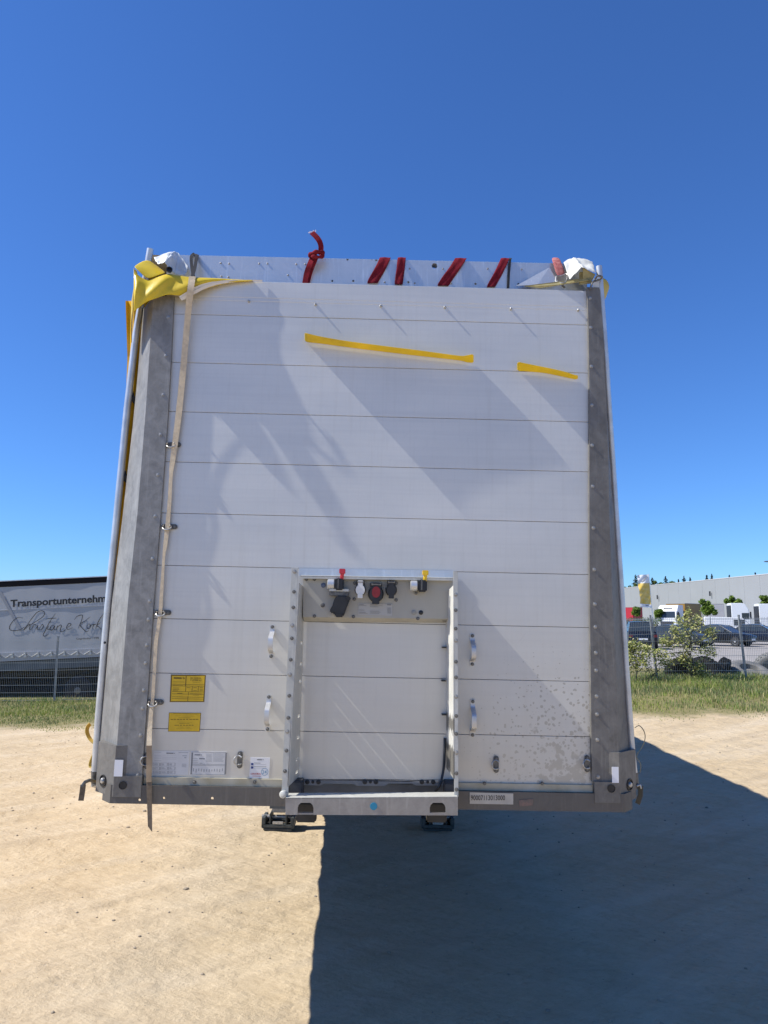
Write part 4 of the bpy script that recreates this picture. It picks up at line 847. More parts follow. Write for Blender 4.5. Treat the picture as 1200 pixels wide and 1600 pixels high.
MB().ribbon([tp(130, 1226, 0.0), tp(128.5, 1238, 0.0), tp(126.5, 1251, 0.0)], 0.024, 0.004, (1, 0.4, 0)).build('strap_end', BROWN, ob)
MB().tube([tp(143, 1228, 0.14), tp(152, 1227, 0.16)], 0.006, 8).build('pin', STEEL, ob, True)
loose('curtain_strap', [tp(992, 1137, 0.14), tp(999, 1134, 0.14), tp(1006, 1142, 0.14), tp(1008, 1153, 0.14), tp(1004, 1166, 0.14), tp(996, 1178, 0.14), tp(993, 1190, 0.13)], 0.012, M('tan_webbing', (0.34, 0.28, 0.16), 0.8), 'thin tan strap looping out beside the right tube', side=(0.5, 1, 0))
loose('curtain_strap', [tp(995, 1184, 0.13), tp(1001, 1194, 0.13), tp(1000, 1206, 0.13), tp(995, 1210, 0.13)], 0.008, M('tan_webbing', (0.34, 0.28, 0.16)), 'small tan strap loop below the larger one on the right', side=(0.5, 1, 0))
ob = tthing('curtain_buckle', 'dark curtain buckle hanging at the lower right corner', 'buckle')
MB().tube([tp(995, 1228, 0.08), tp(1000, 1226, 0.08), tp(1002, 1232, 0.08)], 0.006, 8).build('hook', STEEL, ob, True)
MB().ribbon([tp(1001, 1228, 0.08), tp(1000.5, 1243, 0.08), tp(996, 1256, 0.08)], 0.022, 0.005, (1, -0.6, 0)).build('strap_end', M('dark_olive_webbing', (0.10, 0.085, 0.055), 0.85), ob)
sf = cloth([[tp(938, 433, 0.03), tp(944, 434.5, 0.06), tp(948, 437, 0.09)], [tp(938, 444, 0.03), tp(948, 444.5, 0.06), tp(954, 447, 0.10)], [tp(939, 458, 0.03), tp(945, 459, 0.06), tp(950, 456, 0.10)], [tp(940, 470, 0.03), tp(942.5, 470, 0.05), tp(945.5, 469.5, 0.08)]], 'tarpaulin', None)
on_trailer(sf, 'small yellow tarpaulin corner poking out behind the right tube', 'tarpaulin')
# ================= BACKGROUND
# ------------------------------------------------------------------ grass verges
def colour_attr(me, cols):
    at = me.color_attributes.new('Col', 'FLOAT_COLOR', 'POINT'); a = np.ones((len(cols), 4), dtype=np.float32); a[:, :3] = cols; at.data.foreach_set('color', a.ravel())
def np_mesh(name, v, f):
    me = bpy.data.meshes.new(name); me.vertices.add(len(v)); me.vertices.foreach_set('co', np.asarray(v, dtype=np.float32).ravel())
    k = f.shape[1]; me.loops.add(f.size); me.loops.foreach_set('vertex_index', f.astype(np.int32).ravel())
    me.polygons.add(len(f)); me.polygons.foreach_set('loop_start', np.arange(0, f.size, k, dtype=np.int32)); me.update(); me.validate(); return me
def grass(name, x0, x1, y0, y1, n, label, tall, fy):
    R = np.random; pts = []
    while len(pts) < n:
        x, y = R.uniform(x0, x1), R.uniform(y0, y1)
        e = (y-fy(x))/2.6+0.75*noise.noise((x*0.7, y*0.7, 2))+0.3*noise.noise((x*3, y*3, 7))
        if R.random() < max(0.0, min(1.0, 0.25+e*1.1)) and e > -0.15: pts.append((x, y, min(1.3, max(0.1, e))))
    v = np.zeros((n, 5, 3)); c = np.zeros((n, 5, 3))
    for i, (x, y, e) in enumerate(pts):
        z = hz(x, y); h = tall*(0.16+0.84*min(1, e)**1.6)*R.uniform(0.35, 1.15)*(0.7+0.6*max(0, noise.noise((x*1.1, y*1.1, 21))+0.4)); a = R.uniform(0, 6.283); w = R.uniform(0.003, 0.008); ln = R.uniform(0.1, 0.75)*h; b_ = R.uniform(0, 6.283)
        dx, dy = math.cos(a)*w, math.sin(a)*w; lx, ly = math.cos(b_)*ln, math.sin(b_)*ln
        v[i] = [(x-dx, y-dy, z-0.01), (x+dx, y+dy, z-0.01), (x+dx*0.7+lx*0.35, y+dy*0.7+ly*0.35, z+h*0.6), (x-dx*0.7+lx*0.35, y-dy*0.7+ly*0.35, z+h*0.6), (x+lx, y+ly, z+h)]
        t = noise.noise((x*0.8, y*0.8, 11))+R.uniform(-0.35, 0.35); q = R.random()
        if q < 0.20: col = (0.42, 0.37, 0.18)
        elif t > 0.22: col = (0.25, 0.31, 0.065)
        elif t < -0.25: col = (0.15, 0.20, 0.085)
        else: col = (0.165, 0.235, 0.06)
        c[i] = np.array(col)*R.uniform(0.75, 1.3)
    base = np.arange(n)[:, None]*5; f = np.concatenate([base+np.array([0, 1, 2]), base+np.array([0, 2, 3]), base+np.array([3, 2, 4])])
    me = np_mesh(name, v.reshape(-1, 3), f); colour_attr(me, c.reshape(-1, 3)); tag(link(name, me, BLADE), label, 'grass', kind='stuff')
grass('grass', 3.6, 15.5, 10.6, 18.6, 40000, 'rough sunlit grass verge along the right fence', 0.155, lambda x: 11.3)
grass('grass', -3.6, 3.6, 14.0, 18.4, 9000, 'thin grass verge between the two fences behind the trailer', 0.14, lambda x: 14.2)
grass('grass', -12.5, -3.6, 10.4, 18.2, 27000, 'short weedy grass verge along the left fence', 0.095, lambda x: 11.5)

# ------------------------------------------------------------------ wire mesh fences
FST = M('galvanised_wire', (0.42, 0.43, 0.42), 0.5, 0.3); FPO = M('galvanised_post', (0.30, 0.31, 0.31), 0.5, 0.3, var=0.15, scale=10)
def fence(name, p0, step, n, height, lean, label, wire=0.0045, base=None, m=FST, vstep=0.05, group=None):
    root = thing(name, label, 'fence', (p0[0], p0[1], 0), group=group); d = V((step[0], step[1], 0)); L = d.length
    for k in range(n+1):
        p = d*k; z = (base if base is not None else hz(p0[0]+p.x, p0[1]+p.y)); l = lean[k % len(lean)]
        b = MB(); b.hexa([p+V((sx*0.022+t*l, sy*0.03+0.045, z-0.05+t*(height+0.10))) for t in (0, 1) for sx, sy in ((-1, -1), (1, -1), (1, 1), (-1, 1))])
        b.box((p.x-0.025+l, p.y+0.012, z+height+0.05), (p.x+0.025+l, p.y+0.078, z+height+0.06)); b.build('post', FPO, root)
    for k in range(n):
        a, e = d*k, d*(k+1); za = (base if base is not None else hz(p0[0]+a.x, p0[1]+a.y)); ze = (base if base is not None else hz(p0[0]+e.x, p0[1]+e.y)); b = MB(); u = d.normalized()
        def at(s, z): q = a.lerp(e, s); return V((q.x, q.y, za+(ze-za)*s+z))
        nv = int(L/vstep)
        for i in range(1, nv):
            q0, q1 = at(i/nv, 0.03), at(i/nv, height); w = wire*0.5
            b.add([q0-u*w, q0+u*w, q0+V((0, wire, 0)), q1-u*w, q1+u*w, q1+V((0, wire, 0))], [(0,1,4,3), (1,2,5,4), (2,0,3,5)])
        j = 0.05
        while j < height:
            q0, q1 = at(0.005, j), at(0.995, j); w = wire*0.75
            for yy in (-0.005, 0.008): b.add([q0+V((0, yy, -w)), q0+V((0, yy, w)), q0+V((0, yy+w*1.5, 0)), q1+V((0, yy, -w)), q1+V((0, yy, w)), q1+V((0, yy+w*1.5, 0))], [(0,1,4,3), (1,2,5,4), (2,0,3,5)])
            j += 0.2
        tag(b.build('wire_panel', m, root, fix=False), kind='stuff')
    return root
q = wp(80, 1085, 17.2); fence('wire_fence', (q.x-7.5, q.y), (2.5, 0.06), 6, 1.72, (0.0, 0.01, 0.05, 0.0), 'wire mesh fence before the parked grey trailer on the left', 0.0048)
q = wp(1028, 1060, 17.0); fence('wire_fence', (q.x-7.38, q.y-0.06), (2.46, 0.02), 7, 1.70, (0.0, 0.02, 0.0, -0.11, -0.10, 0.0, 0.03, 0.0), 'leaning wire mesh fence behind the grass on the right', 0.0065)

# ------------------------------------------------------------------ parked trailer behind the left fence
YB = 22.6
zg = hz(-8, YB+1)
LT = thing('curtain_trailer', 'grey curtain-sided trailer with lettering parked behind the left fence', 'trailer', (wp(0, 912, YB).x, YB, 0))
LT.rotation_euler = (0, -0.047, 0.0)
def lp(x, y, dy=0.0):                          # photo pixel -> this trailer's own coordinates
    p = wp(x, y, YB+dy); m_ = (Matrix.Translation(LT.location) @ Matrix.Rotation(-0.047, 4, 'Y')).inverted(); return m_ @ p
GC = M('grey_curtain', (0.43, 0.43, 0.44), 0.55, var=0.06, scale=1.5, bump=0.15, bscale=3)
zt_, zm, zl, zf = lp(60, 915).z, lp(60, 1019).z, lp(60, 1030).z, lp(60, 1046).z
XL, XR = -7.0, 6.6
rows = []
for j in range(130):
    x = XL+(XR-XL)*j/129; rows.append([(x, 0.006*math.sin(x*2.3+z*0.6)+0.002*math.sin(x*7), z) for z in np.linspace(zm, zt_, 12)])
MB().grid(rows).build('curtain', GC, LT, True, fix=False)
MB().box((XL, 0.02, zt_), (XR, 2.5, zt_+0.06)).build('roof', GC, LT)
MB().box((XL, -0.014, lp(60, 914.5).z), (XR, 0.06, lp(60, 906).z)).build('roof_rail', M('dark_roof_rail', (0.012, 0.011, 0.014), 0.9, spec=0.1), LT, bevel=0.01)
MB().box((XL, -0.018, lp(60, 906).z), (XR, 0.05, lp(60, 905).z+0.01)).build('roof_trim', ALU, LT)
for xe in (XL, XR): MB().box((xe-0.03, 0.03, zf), (xe+0.03, 2.5, zt_)).build('end_wall', WHITE, LT)
MB().box((XL, 0.03, zl), (XR, 2.5, zm+0.10)).build('load_floor', M('dull_alu_rail', (0.32, 0.32, 0.32), 0.5, 0.3), LT)
MB().box((XL, -0.03, zl-0.02), (XR, 0.03, zm+0.03)).build('side_rail', M('curtain_hem_grey', (0.40, 0.40, 0.41), 0.5), LT)
MB().box((XL+0.5, 0.06, zf), (XR-0.3, 0.14, zl-0.05)).build('side_guard', M('side_guard_grey', (0.11, 0.125, 0.14), 0.5, 0.2, var=0.2, scale=2), LT)
BUCK = MB(); BUCK.box((-0.02, -0.02, -0.10), (0.02, 0.005, 0.05)); BUCK.box((-0.045, -0.03, -0.13), (0.045, 0.0, -0.08)); bkm = BUCK.mesh('buckle'); bkm.materials.append(M('buckle_grey', (0.5, 0.5, 0.48), 0.5, 0.3))
k = 0
for px in np.arange(-160, 160, 20.3): inst('buckle', bkm, lp(17+px, 1022-px*0.04, -0.05), LT)
b = MB()
for px in np.arange(-160, 160, 20.3):
    a = lp(17+px, 1021-px*0.04, -0.04); c = lp(27+px, 1027-px*0.04, -0.04); e = lp(37+px, 1021-px*0.04, -0.04)
    b.tube([a, c, e], 0.012, 5)
b.build('hem_rope', M('rope_grey', (0.45, 0.45, 0.44), 0.7), LT)
MB().box((XL, -0.012, lp(60, 951).z-0.004), (XR, 0.02, lp(60, 951).z+0.004)).build('curtain_seam', M('seam_light', (0.46, 0.46, 0.48), 0.5), LT)
for a_, c_ in (((0, 925), (32, 985)), ((-60, 925), (-28, 985))):
    MB().ribbon([lp(*a_, -0.012), lp(*c_, -0.012)], 0.10, 0.003, (1, 0, 0)).build('diagonal_crease', M('crease_grey', (0.32, 0.32, 0.335), 0.6), LT)
LET = M('black_lettering', (0.015, 0.015, 0.018), 0.5)
a, c = lp(16.3, 948.3, -0.014), lp(183, 938.8, -0.014)
text('lettering', 'Transportunternehmen', a, 0.34, LET, LT, right=c-a, width=(c-a).length*1.0, offset=0.010)
strokes = [[(205,490),(160,485),(115,518),(85,568),(95,598),(140,602),(190,588),(218,568)],
 [(205,600),(240,555),(285,492),(330,440),(370,425),(398,440),(385,475),(330,515),(262,556),(212,598)], [(212,598),(245,556),(270,548),(262,588),(280,592)],
 [(280,592),(300,552),(312,548),(326,556)], [(318,592),(338,555),(332,590),(352,586)], [(345,522),(349,526)], [(352,586),(378,545),(386,570),(366,594),(346,592)],
 [(495,450),(440,530),(402,608),(385,640),(400,652),(432,632)], [(408,500),(455,492),(502,492)], [(436,558),(422,588),(440,590),(455,572)], [(448,522),(452,526)],
 [(484,555),(458,560),(446,590),(466,596),(488,560),(482,590),(498,588)], [(515,556),(500,602)], [(504,580),(536,552),(548,562),(536,600),(552,614),(590,590)],
 [(590,580),(628,558),(632,542),(612,540),(595,572),(606,592),(650,576)], [(664,505),(690,474),(735,464),(728,510),(698,582)], [(806,478),(760,515),(714,546),(745,590),(772,612),(792,600)],
 [(792,540),(776,566),(786,587),(806,570),(802,545),(792,540)], [(806,560),(836,546),(822,588)], [(832,560),(846,545),(858,548)], [(925,450),(890,500),(868,545),(854,588)], [(898,530),(866,556),(886,572),(906,594)]]
b = MB()
for st_ in strokes:
    P = smooth_path([lp(x/5.717, 880+y/5.717, -0.014) for x, y in st_], 5); n_ = len(P)
    b.ribbon(P, [0.008+0.012*abs(math.sin(math.pi*i/max(1, n_-1))) for i in range(n_)], 0.004, (0.8, 0, 0.6))
b.build('script_lettering', LET, LT, fix=False)
a, c = lp(119, 999.5, -0.014), lp(154, 998, -0.014); text('lettering', 'Gegründet 1998', a, 0.09, LET, LT, right=c-a, width=(c-a).length*1.0)
for px in (125, -40, -104):
    cpx = lp(px, 1078, 0.35); ww = MB().lathe(V((cpx.x, 0.12, cpx.z)), (0,1,0), [(0.28, 0), (0.42, -0.005), (0.485, 0.04), (0.49, 0.1), (0.49, 0.28), (0.42, 0.33), (0.28, 0.33)], 28).build('wheel', DARK, LT, True)
    MB().lathe(V((cpx.x, 0.14, cpx.z)), (0,-1,0), [(0.27, -0.03), (0.26, 0.01), (0.18, -0.02), (0.10, 0.03), (0.05, 0.04)], 20).build('rim', M('rusty_rim', (0.18, 0.17, 0.15), 0.6), ww, True)
MB().box((XL+1, 0.9, zf-0.25), (XR-1, 1.6, zl)).build('chassis', VOID, LT)
MB().box((XL+3.2, 1.0, zf-0.95), (XL+3.4, 1.2, zf)).build('landing_leg', VOID, LT)
b = MB(); b.box((XL+0.4, 2.3, zf-1.25), (XR-0.4, 2.36, zl)); b.build('dark_guard_sheet', VOID, LT)  # far guard extended down, added dark sheet standing in for shade underneath

# ------------------------------------------------------------------ shrubs, tyres
def leaves(name, pts, size, cols, parent, m=LEAF, squash=0.45):
    n = len(pts); R = np.random; v = np.zeros((n, 4, 3)); c = np.zeros((n, 4, 3))
    for i, p in enumerate(pts):
        a = V(R.normal(size=3)).normalized(); b_ = a.orthogonal().normalized(); s = size*R.uniform(0.6, 1.4); p = V(p)
        v[i] = [p-a*s, p+b_*s*squash, p+a*s, p-b_*s*squash]; c[i] = np.array(cols[R.randint(len(cols))])*R.uniform(0.7, 1.3)
    f = np.arange(n*4).reshape(n, 4); me = np_mesh(name, v.reshape(-1, 3), f); colour_attr(me, c.reshape(-1, 3)); return link(name, me, m, parent)
BARK = M('bark', (0.10, 0.085, 0.065), 0.9, var=0.3, scale=30)
PALE = [(0.52, 0.50, 0.18), (0.62, 0.58, 0.28), (0.36, 0.38, 0.11), (0.22, 0.26, 0.06), (0.14, 0.18, 0.04)]
def shrub(x, y, stems, label, nl, size=0.034):    # stems: list of lists of photo pixels, all on the plane Y = y
    base = wp(*stems[0][0], y); base.z = hz(base.x, y)
    t = thing('shrub', label, 'shrub', base); pts = []; b = MB()
    for st_ in stems:
        P = [wp(px, py, y)-base+V((0, random.uniform(-0.2, 0.2)*(i > 0), 0)) for i, (px, py) in enumerate(st_)]; P[0].z = min(P[0].z, 0.0) if st_ is stems[0] else P[0].z
        P = smooth_path(P, 4); n_ = len(P); b.tube(P, [0.016*(1-0.75*i/n_) for i in range(n_)], 6)
        for k in range(int(nl*len(st_)/4)):
            i = int(n_*random.random()**0.6*0.999)
            if i < n_*0.22: continue
            sp = 0.045+0.06*math.sin(math.pi*i/n_); p = P[i]+V((random.gauss(0, sp), random.gauss(0, sp), random.gauss(0, sp*0.9))); pts.append(p)
    b.build('stems', BARK, t); tag(leaves('leaf_mass', pts, size, PALE, t), kind='stuff')
shrub(1083, 16.7, [[(1081,1062),(1080,1035),(1079,1010),(1078,985),(1077,955)], [(1080,1028),(1065,1012),(1050,1003),(1036,1003)], [(1079,1012),(1060,996),(1052,985)], [(1079,1006),(1095,998),(1106,990),(1110,985)], [(1079,1015),(1100,1016),(1117,1019)], [(1079,1000),(1066,980),(1062,968)], [(1079,990),(1089,975),(1092,966)], [(1081,1055),(1088,1045),(1093,1040)], [(1080,1045),(1072,1030),(1070,1025)],
  [(1079,1018),(1045,1022),(1030,1026),(1024,1018)], [(1079,1022),(1048,1032),(1036,1036)], [(1082,1058),(1095,1052),(1104,1056)]], 'tall pale leafy young shrub in front of the right fence', 330, 0.036)
shrub(996, 16.6, [[(993,1063),(996,1045),(997,1030),(990,1015),(984,1008)], [(997,1032),(1006,1018),(1010,1012)], [(996,1045),(986,1036),(980,1030)], [(996,1040),(1004,1032)], [(990,1018),(994,1008)]], 'small pale leafy shrub close beside the right post of the trailer', 480, 0.036)
shrub(1020, 16.65, [[(1020,1062),(1019,1052),(1013,1044)], [(1019,1055),(1028,1046),(1034,1042)], [(1019,1056),(1026,1055)]], 'low dark twiggy shrub at the foot of a leaning fence post', 170, 0.025)
TYR = M('old_tyre', (0.012, 0.012, 0.013), 0.9, spec=0.15, var=0.35, scale=9, bump=0.5, bscale=40); TYG = M('dusty_tyre', (0.17, 0.165, 0.155), 0.9, var=0.2, scale=6, bump=0.4, bscale=40)
def tyre(px, py, y, R_, w, axis_, label, m, sink=0.0):
    p = wp(px, py, y); t = thing('tyre', label, 'tyre', p, group='old tyres along the fence'); ax = V(axis_).normalized(); ir = R_*0.55
    MB().lathe(-ax*w/2, ax, [(ir, 0.02), (ir*1.15, 0.0), (R_*0.9, 0.0), (R_*0.97, 0.03), (R_, w*0.2), (R_, w*0.8), (R_*0.97, w-0.03), (R_*0.9, w), (ir*1.15, w), (ir, w-0.02), (ir*0.97, w*0.5)], 30).build('carcass', m, t, True)
    b = MB(); a = ax.orthogonal().normalized(); c = ax.cross(a)
    for k in range(30):
        an = 2*math.pi*k/30; d = a*math.cos(an)+c*math.sin(an); tg = (c*math.cos(an)-a*math.sin(an))*R_*0.06; o_ = d*R_
        for s0, s1 in ((-0.36, -0.05), (0.05, 0.36)):
            b.hexa([o_-tg+ax*w*s0-d*0.01, o_+tg+ax*w*s0-d*0.01, o_+tg+ax*w*s1-d*0.01, o_-tg+ax*w*s1-d*0.01, o_-tg+ax*w*s0+d*0.012, o_+tg+ax*w*s0+d*0.012, o_+tg+ax*w*s1+d*0.012, o_-tg+ax*w*s1+d*0.012])
    b.build('tread', m, t)
tyre(1068, 1057, 18.2, 0.54, 0.30, (0.25, 1, 0.1), 'black tyre half sunk upright behind the tall shrub', TYR)
tyre(1100, 1056, 18.1, 0.54, 0.30, (0.75, 0.6, 0.1), 'black tyre leaning to the right of the tall shrub', TYR)
tyre(1123, 1056, 18.4, 0.56, 0.28, (-0.75, 0.5, 0.45), 'black tyre slumped against its neighbour, left of the dusty tyres', TYR)
tyre(1172, 1051, 18.6, 0.56, 0.30, (0.1, -0.45, 1), 'dusty grey tyre lying flat behind the right fence post', TYG)
tyre(1208, 1050, 19.2, 0.58, 0.30, (0.2, 1, 0.15), 'dusty grey tyre standing half buried at the right edge', TYG)

# ------------------------------------------------------------------ cars on the lot
CARS = 'cars parked on the lot'
def car(px, py, rz, col, label, kind='sedan', num=0):
    v = ray(B0, px, py); g = CAM+v*((0.06-CAM.z)/v.z)
    for _ in range(4):
        zz_ = hz(g.x, g.y)+0.02; g = CAM+v*((zz_-CAM.z)/v.z)
    t = thing('parked_car', label, 'car', g, rz, CARS); suv = kind == 'suv'; pm = mat('car_paint_%d' % num, col, 0.25, 0.3)
    H = 1.68 if suv else 1.45; Lh = 2.2; Wd = 0.92
    # x along the car (front = +x): stations with sill, shoulder, half width
    st_ = [(-Lh, 0.45, 0.80, 0.70), (-Lh+0.10, 0.30, 0.98, 0.84), (-1.6, 0.24, 1.02, Wd), (-0.6, 0.22, 0.99, Wd), (0.6, 0.22, 0.96, Wd), (1.15, 0.22, 0.93, Wd), (1.7, 0.24, 0.84, 0.90), (Lh-0.12, 0.28, 0.74, 0.80), (Lh, 0.38, 0.62, 0.62)]
    rows = []
    for x, z0, z1, w in st_:
        if suv: z1 += 0.10
        zm_ = (z0+z1)/2; half = [(0, z0), (w*0.85, z0), (w, z0+0.10), (w*1.01, zm_), (w*0.97, z1-0.05), (w*0.88, z1), (0, z1+0.03)]
        rows.append([V((x, -y, z)) for y, z in half]+[V((x, y, z)) for y, z in half[::-1][1:-1]])
    b = MB(); n_ = len(rows[0])
    b.add([p for r in rows for p in r], [(i*n_+k, i*n_+(k+1) % n_, (i+1)*n_+(k+1) % n_, (i+1)*n_+k) for i in range(len(rows)-1) for k in range(n_)]+[tuple(range(n_))[::-1], tuple(range((len(rows)-1)*n_, len(rows)*n_))])
    body = b.build('body', pm, t, True)
    zb = 0.96+(0.10 if suv else 0); top = [(-1.95 if suv else -1.65, zb+0.02, 0.80), (-1.55 if suv else -1.0, H-0.05, 0.62), (-0.4, H, 0.64), (0.25, H-0.04, 0.62), (1.15, zb-0.03, 0.76)]
    b = MB(); P = []
    for x, z, w in top: P += [V((x, -w, z)), V((x, w, z))]
    bs_ = [V((x, s_*0.84, zb-0.06)) for x, z, w in top for s_ in (-1, 1)]
    b.add(P+bs_, [(0,1,3,2), (2,3,5,4), (4,5,7,6), (6,7,9,8)]+[(2*i, 2*i+2, 10+2*i+2, 10+2*i) for i in range(4)]+[(2*i+1, 10+2*i+1, 10+2*i+3, 2*i+3) for i in range(4)]+[(0, 10, 11, 1), (8, 9, 19, 18)])
    b.build('greenhouse', GLASS, t)
    b = MB(); r3 = [(-1.5 if suv else -0.98, H-0.035, 0.62), (-0.4, H+0.012, 0.645), (0.22, H-0.025, 0.625)]
    b.grid([[V((x, -w, z)), V((x, -w*0.6, z+0.02)), V((x, w*0.6, z+0.02)), V((x, w, z))] for x, z, w in r3]); b.build('roof', pm, t, True, fix=False)
    for s_ in (-1, 1):
        for x0, z0, x1, z1 in ((1.15, zb-0.03, 0.25, H-0.03), (-0.35, zb, -0.4, H-0.01), (top[0][0], zb, top[1][0], H-0.05)):
            w0, w1 = 0.80, 0.645; MB().tube([V((x0, s_*w0, z0)), V((x1, s_*w1, z1))], 0.022, 6).build('pillar', BLACK, t)
        for x in (-1.32, 1.38):
            w = MB().lathe((x, s_*0.93, 0.33), (0,-s_,0), [(0.20, 0), (0.30, 0), (0.33, 0.03), (0.33, 0.19), (0.30, 0.21), (0.2, 0.21)], 22).build('wheel', DARK, t, True)
            MB().lathe((x, s_*0.92, 0.33), (0,s_,0), [(0.20, -0.01), (0.19, 0.012), (0.12, -0.01), (0.05, 0.015)], 16).build('rim', RIM, w, True)
        MB().hexa([V((x, s_*y, z)) for x, y, z in ((1.86, 0.80, 0.58), (2.12, 0.56, 0.55), (2.14, 0.60, 0.55), (1.88, 0.875, 0.58), (1.80, 0.78, 0.735), (2.06, 0.56, 0.69), (2.07, 0.60, 0.69), (1.82, 0.872, 0.735))]).build('headlight', M('headlight_clear', (0.75, 0.78, 0.8), 0.1), t)
        MB().box((-Lh-0.005, s_*0.72-0.12, 0.74), (-Lh+0.09, s_*0.72+0.12, 0.90)).build('tail_light', M('tail_lamp', (0.12, 0.01, 0.012), 0.25), t)
        MB().box((0.72, s_*0.98-0.07, 0.98), (0.86, s_*0.98+0.07, 1.10)).build('mirror', pm, t, bevel=0.02)
    MB().box((Lh-0.03, -0.42, 0.40), (Lh+0.012, 0.42, 0.56)).build('grille', BLACK, t); MB().box((Lh, -0.26, 0.42), (Lh+0.025, 0.26, 0.53)).build('number_plate', WHITE, t)
    MB().box((-Lh-0.02, -0.26, 0.58), (-Lh+0.04, 0.26, 0.69)).build('number_plate', WHITE, t)
NAVY = (0.008, 0.011, 0.022)
car(998, 1013, math.radians(78), NAVY, 'dark blue estate car seen from behind, half hidden by the trailer', 'suv', 1)
car(1058, 1011, math.radians(-60), (0.05, 0.055, 0.065), 'dark grey car mostly hidden behind the tall shrub', 'sedan', 2)
car(1128, 1009, math.radians(-52), (0.012, 0.013, 0.017), 'black saloon with bright headlights facing the fence, right of the shrub', 'sedan', 3)
car(1186, 1007, math.radians(-38), (0.016, 0.02, 0.038), 'dark saloon at the right edge of the lot', 'sedan', 4)

# second fence, hedge and trucks beyond the cars
q = wp(1000, 1000, 58); fence('far_fence', (14.0, 60.5), (2.5, 0.0), 14, 2.0, (0.0,), 'pale wire fence across the lot behind the cars', 0.010, base=0.02, m=M('pale_wire', (0.55, 0.56, 0.56), 0.5), vstep=0.14)
def crown_tree(px, ytop, ybase, Y, rpx, cols, label, trunk=True, cat='tree', name='tree', n=900, leaf=0.16):
    c = wp(px, ytop, Y); r = rpx*(Y-CAM.y)/F; g = hz(c.x, Y); t = thing(name, label, cat, (c.x, Y, g)); Ht = c.z-g; cz = Ht-r*1.05; pts = []
    if trunk:
        b = MB(); b.tube([(0, 0, -0.1), (0.03, 0, Ht*0.4), (-0.02, 0.02, Ht*0.75)], [r*0.10, r*0.07, r*0.03], 7)
        for k in range(5): a = k*1.3; b.tube([(0, 0, Ht*(0.4+0.06*k)), (math.cos(a)*r*0.6, math.sin(a)*r*0.6, Ht*(0.55+0.07*k))], [r*0.04, r*0.012], 5)
        b.build('trunk', BARK, t)
    cl = [V((random.gauss(0, 0.45), random.gauss(0, 0.45), random.gauss(0, 0.5)))*r for _ in range(14)]
    for k in range(n):
        q_ = random.choice(cl); d = V((random.gauss(0, 1), random.gauss(0, 1), random.gauss(0, 1))).normalized()*r*0.42*random.random()**0.35
        p = V((0, 0, max(r*0.6, cz)))+q_+d
        if p.z > 0.05: pts.append(p)
    leaves('crown', pts, leaf, cols, t); return t
GRN = [(0.13, 0.22, 0.03), (0.18, 0.27, 0.04), (0.08, 0.14, 0.02), (0.22, 0.30, 0.06)]
b_ = [(1104, 941, 82, 10, 'round dense green tree between the brown and the grey truck boxes', GRN), (995, 947, 84, 6.5, 'small bright tree left of the red truck', GRN), (1030, 953, 92, 6, 'small tree between the red truck and the white cab', GRN), (1148, 933, 112, 10, 'tree rising behind the roof of the white truck cab', GRN), (1196, 933, 112, 9, 'tree behind the truck at the right edge', GRN)]
for px, yt, Y, rp, lab, cl_ in b_: crown_tree(px, yt, 0, Y, rp, cl_, lab, n=2600, leaf=0.20)
# clipped hedge
b0, b1 = wp(972, 966, 62), wp(1032, 967, 62); pts = [(random.uniform(b0.x, b1.x), 62+random.uniform(-0.5, 0.5), random.uniform(0.05, b0.z*1.0+random.uniform(-0.15, 0.1))) for _ in range(2200)]
hg = thing('hedge', 'low green hedge behind the dark blue estate car', 'hedge', ((b0.x+b1.x)/2, 62, 0)); o = leaves('leaf_mass', [V(p)-hg.location for p in pts], 0.09, [(0.09, 0.14, 0.03), (0.14, 0.18, 0.05), (0.06, 0.10, 0.025)], hg)

